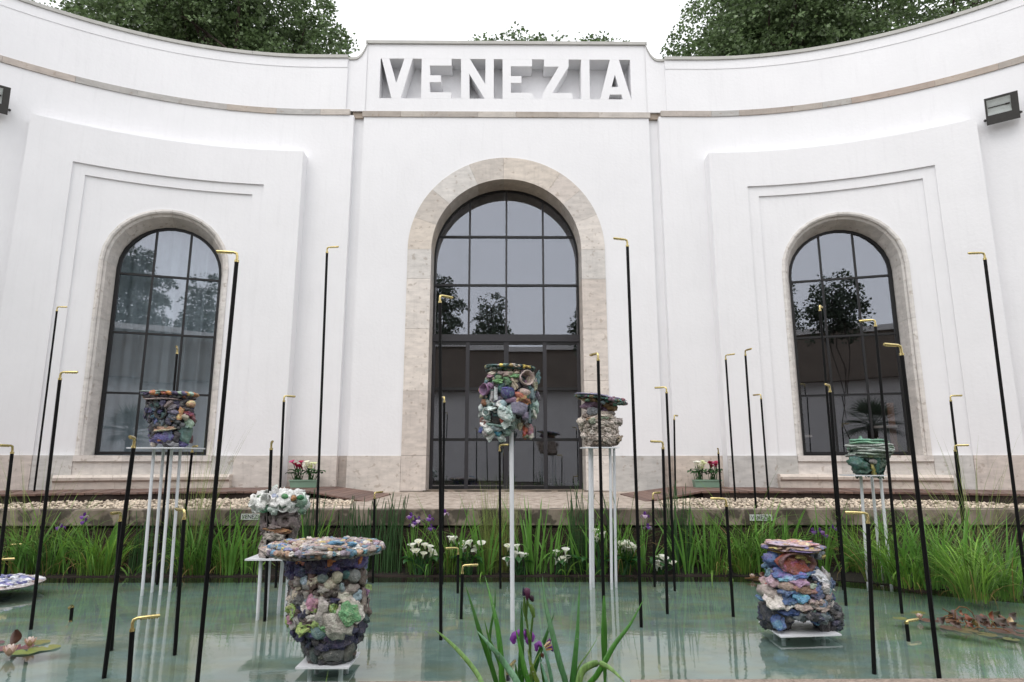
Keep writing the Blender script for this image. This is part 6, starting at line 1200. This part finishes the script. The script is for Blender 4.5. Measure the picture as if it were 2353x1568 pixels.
# ------------------------------------------------------------------ trees
def leaves(lobes, n, lw, rnd_seed, drooping=.5, per=26, up=.55, inner=.25):
    """leaf-sized faces in drooping sprays spread over and through the lobes of a crown"""
    g = np.random.default_rng(rnd_seed); V = []; nl = len(lobes); vol = np.array([l[1][0] * l[1][1] * l[1][2] for l in lobes]) ** .67; pr = vol / vol.sum()
    ns = n // per; li = g.choice(nl, ns, p=pr); C = np.array([lobes[i][0] for i in li]); Rr = np.array([lobes[i][1] for i in li])
    d = g.normal(size=(ns, 3)); d[:, 2] += .15; d /= np.linalg.norm(d, axis=1)[:, None]; rad = np.where(g.random(ns) < inner, g.uniform(.2, .85, ns), g.uniform(.85, 1.05, ns))
    bump = 1 + .13 * np.sin(d[:, 0] * 7 + li) * np.cos(d[:, 2] * 6 + li * 2); P = C + d * Rr * (rad * bump)[:, None]
    out = d.copy(); out[:, 2] = out[:, 2] * .3 - drooping * .4; out /= np.linalg.norm(out, axis=1)[:, None]
    lat = np.cross(out, [0, 0, 1]); lat /= np.linalg.norm(lat, axis=1)[:, None] + 1e-9; nrm = np.cross(lat, out)
    m = ns * per; i = np.repeat(np.arange(ns), per); sp = lw * 3.3
    a, b, c = g.uniform(-.2, 1.15, m), g.normal(0, .42, m), g.normal(0, .16, m); P = P[i] + out[i] * (a * sp)[:, None] + lat[i] * (b * sp)[:, None] + nrm[i] * (c * sp - .25 * a * a * sp)[:, None]
    u = out[i] + g.normal(0, .55, (m, 3)); u[:, 2] -= .25; u /= np.linalg.norm(u, axis=1)[:, None]; nn = nrm[i] * up + g.normal(0, .5, (m, 3)); v = np.cross(nn, u); v /= np.linalg.norm(v, axis=1)[:, None] + 1e-9; w3 = np.cross(u, v)
    L = lw * g.uniform(.7, 1.25, m)[:, None]; q = np.empty((m, 4, 3)); q[:, 0] = P; q[:, 1] = P + u * L * .45 + v * L * .42 - w3 * L * .1; q[:, 2] = P + u * L; q[:, 3] = P + u * L * .45 - v * L * .42 - w3 * L * .1
    return q.reshape(-1, 3), np.arange(m * 4).reshape(m, 4)
def limb(q, a, b, r0, r1, rnd, k=5):
    pts = []; 
    for i in range(k + 1): t = i / k; pts.append(a.lerp(b, t) + Vector((rnd.uniform(-1, 1), rnd.uniform(-1, 1), 0)) * (b - a).length * .03 * math.sin(PI * t))
    q.tube(pts, [r0 + (r1 - r0) * i / k for i in range(k + 1)], 8)
def tree(name, label, base, H, lobes, n, lw, mat, trunk=.3, trunks=1, group=None, seed=1, **kw):
    o = empty(name, base, label, 'tree', group); rnd = random.Random(seed); b = Vector(base)
    V, F = leaves(lobes, n, lw, seed, **kw); ob = link('crown', fastmesh('crown', V - np.array(base), F), M[mat], o)
    q = MB()
    for t in range(trunks):
        a = b + Vector((rnd.uniform(-.4, .4) * (trunks > 1), rnd.uniform(-.4, .4) * (trunks > 1), 0)); tp = b + Vector((rnd.uniform(-1, 1) * .8 * (trunks > 1) + (t - (trunks - 1) / 2) * 1.0, rnd.uniform(-.4, .4), H * .62)); limb(q, a, tp, trunk, trunk * .5, rnd, 7)
        for l in lobes[t::trunks]: limb(q, a.lerp(tp, rnd.uniform(.55, .95)), Vector(l[0]), trunk * .35, .04, rnd)
        for l in lobes[t::trunks]:
            for _ in range(5): d = Vector((rnd.uniform(-1, 1) * l[1][0], rnd.uniform(-1, 1) * l[1][1], rnd.uniform(-.8, .8) * l[1][2])) * .75; limb(q, Vector(l[0]), Vector(l[0]) + d, .06, .015, rnd, 3)
    q.build('trunk', M['bark'], o, True); return o
def crown(cx, cy, cz, r, h, n, seed):
    g = random.Random(seed); out = []
    for i in range(n):
        a = 2 * PI * i / n + g.uniform(-.4, .4); f = g.uniform(.35, .62); out.append(((cx + math.cos(a) * r * f, cy + math.sin(a) * r * f, cz + g.uniform(-.42, .42) * h), (r * g.uniform(.42, .6), r * g.uniform(.42, .6), h * g.uniform(.22, .34))))
    out.append(((cx, cy, cz), (r * .62, r * .62, h * .5))); return out
G0 = 'tall lindens behind the pavilion'
tree('linden_tree', 'broad linden crown left of the raised name wall', (-11.0, 24.5, -.6), 24, crown(-11.3, 24.5, 18.2, 4.5, 11, 11, 2) + [((-9.0, 24, 15.2), (1.9, 1.8, 1.5)), ((-8.8, 24.2, 18.5), (1.7, 1.6, 1.6)), ((-9.5, 23.2, 14.0), (2.2, 1.6, 1.1))], 80000, .15, 'leaf', .38, 1, G0, 4)
tree('linden_tree', 'linden with dark bare trunks at the upper left corner', (-15.2, 26, -.6), 24, crown(-15.5, 26.5, 20.0, 4.6, 9, 10, 7), 38000, .16, 'leaf', .42, 3, G0, 8)
tree('linden_tree', 'linden farthest left, mostly cut by the picture corner', (-20.5, 27, -.6), 24, crown(-20.5, 27, 19, 4.6, 11, 9, 17), 16000, .17, 'leaf', .42, 2, G0, 18)
tree('linden_tree', 'broad linden crown right of the raised name wall', (11.3, 24.5, -.6), 24, crown(11.7, 24.5, 18.4, 4.4, 11, 11, 3) + [((9.6, 24, 15.2), (1.9, 1.8, 1.6)), ((9.3, 24.2, 18.2), (1.7, 1.6, 1.5)), ((9.7, 23.2, 14.2), (2.2, 1.6, 1.2)), ((12.6, 23.4, 15.6), (2.2, 1.6, 1.3))], 84000, .15, 'leaf', .38, 1, G0, 5)
tree('linden_tree', 'linden with dark trunks at the upper right', (16.0, 26, -.6), 24, crown(15.8, 26.5, 19.8, 4.8, 9.5, 10, 6), 40000, .16, 'leaf', .42, 3, G0, 9)
tree('linden_tree', 'linden at the upper right corner', (21, 27, -.6), 24, crown(21, 27, 19.5, 4.6, 11, 9, 27), 16000, .17, 'leaf', .42, 2, G0, 19)
for px, tops, l, sd in ((1185, ((1112, 92), (1148, 88), (1180, 86), (1198, 76), (1252, 76), (1172, 92), (1220, 92), (1235, 94), (1266, 92)), 'tree whose leafy tips just show over the name wall, larger', 31), (1375, ((1352, 92), (1396, 92), (1376, 96), (1366, 94)), 'tree whose leafy tips just show over the right part of the name wall', 32)):
    Yt = 30; lob = []
    for x, y in tops: P = atY(x, y + 4, Yt); lob.append(((P.x, Yt, P.z - .9), (.48, .4, 1.05)))
    c = atY(px, 200, Yt); lob.append(((c.x, Yt, c.z), (2.2, 2.0, 2.2))); tree('linden_tree', l, (c.x, Yt, -.6), 24, lob, 9000, .17, 'leaf', .3, 1, G0, sd, inner=.5)

# ------------------------------------------------------------------ what stands behind the photographer and shows in the glass
opp = empty('opposite_pavilion', (0, -14, -.6), 'low pavilion with brown fascia facing the pond, seen mirrored in the glass', 'building')
q = MB(); q.box((-26, -24, -.6), (26, -14, 6.6)); q.build('wall', M['far_wall'], opp)
q = MB(); q.box((-26.3, -24, 6.6), (26.3, -13.4, 9.6)); q.build('fascia', M['far_fascia'], opp)
q = MB(); q.box((-26.5, -24.2, 9.6), (26.5, -13.2, 9.95)); q.build('roof_edge', M['far_wall'], opp)
def conifer(label, x, y, H, r, n, seed):
    lob = []; g = random.Random(seed)
    for i in range(9): t = i / 8; lob.append(((x + g.uniform(-.4, .4), y, H * (.3 + .66 * t)), (r * (1 - .8 * t) + .3, r * (1 - .8 * t) + .3, H * .08)))
    tree('conifer_tree', label, (x, y, -.6), H, lob, n, .2, 'leafdark', .3, 1, None, seed, per=20)
conifer('dense dark conifer behind the opposite pavilion, mirrored in the door', -1.6, -27, 16.6, 2.6, 24000, 41)
tree('pine_tree', 'open pine behind the opposite pavilion, mirrored in the door', (-6.3, -27, -.6), 18, [((-6.3 + dx, -27 + dy, z), (1.3, 1.3, .7)) for dx, dy, z in ((-.2, 0, 18), (-1.6, 0, 17), (-2.2, 0, 15.5), (-3.2, 0, 13.6), (-1.0, .3, 16.2), (.7, 0, 16.4), (-1.7, 0, 14.6), (.5, .4, 14.4), (-.6, 0, 13.0), (.9, 0, 12.9))], 16000, .19, 'leafdark', .3, 1, None, 42, per=18)
tree('pine_tree', 'tall clear-stemmed tree behind the photographer, mirrored in the right window', (5.7, -6.5, -.6), 12, [((5.5, -6.5, 10.2), (.9, 1.0, 1.5)), ((5.0, -6.5, 9.4), (.8, .9, 1.0)), ((6.1, -6.5, 9.3), (.7, .9, .9))], 5000, .16, 'leafdark', .035, 1, None, 54)
def palm(label, x, y, H, seed):
    o = empty('palm_tree', (x, y, .2), label, 'tree', 'palms behind the photographer'); g = random.Random(seed); q = MB(); q.tube([Vector((x, y, .2)), Vector((x, y, H))], [.16, .13], 8); q.build('trunk', M['bark'], o, True)
    q = MB()
    for i in range(44):
        a = 2 * PI * i / 44 + g.uniform(-.1, .1); el = g.uniform(-.5, 1.35); d = Vector((math.cos(a) * math.cos(el), math.sin(a) * math.cos(el), math.sin(el))); c = Vector((x, y, H)) + d * .55; q.tube([Vector((x, y, H)), c], .012, 4, False); s = d.cross(Vector((0, 0, 1))).normalized()
        for k in range(13): t = (k - 6) / 6; e = (d * math.cos(t * 1.2) + s * math.sin(t * 1.2)).normalized(); p2 = c + e * .85; p2.z -= .1; w_ = e.cross(d.cross(s)).normalized() * .022; q.face([c, c + e * .3 + w_, p2, c + e * .3 - w_])
    tag(q.build('fronds', M['leafdark'], o), kind='stuff')
palm('fan palm behind the photographer, mirrored in the right window', 7.3, .5, 3.2, 61); palm('fan palm behind the photographer, mirrored in the left window', -7.5, .5, 2.9, 62)
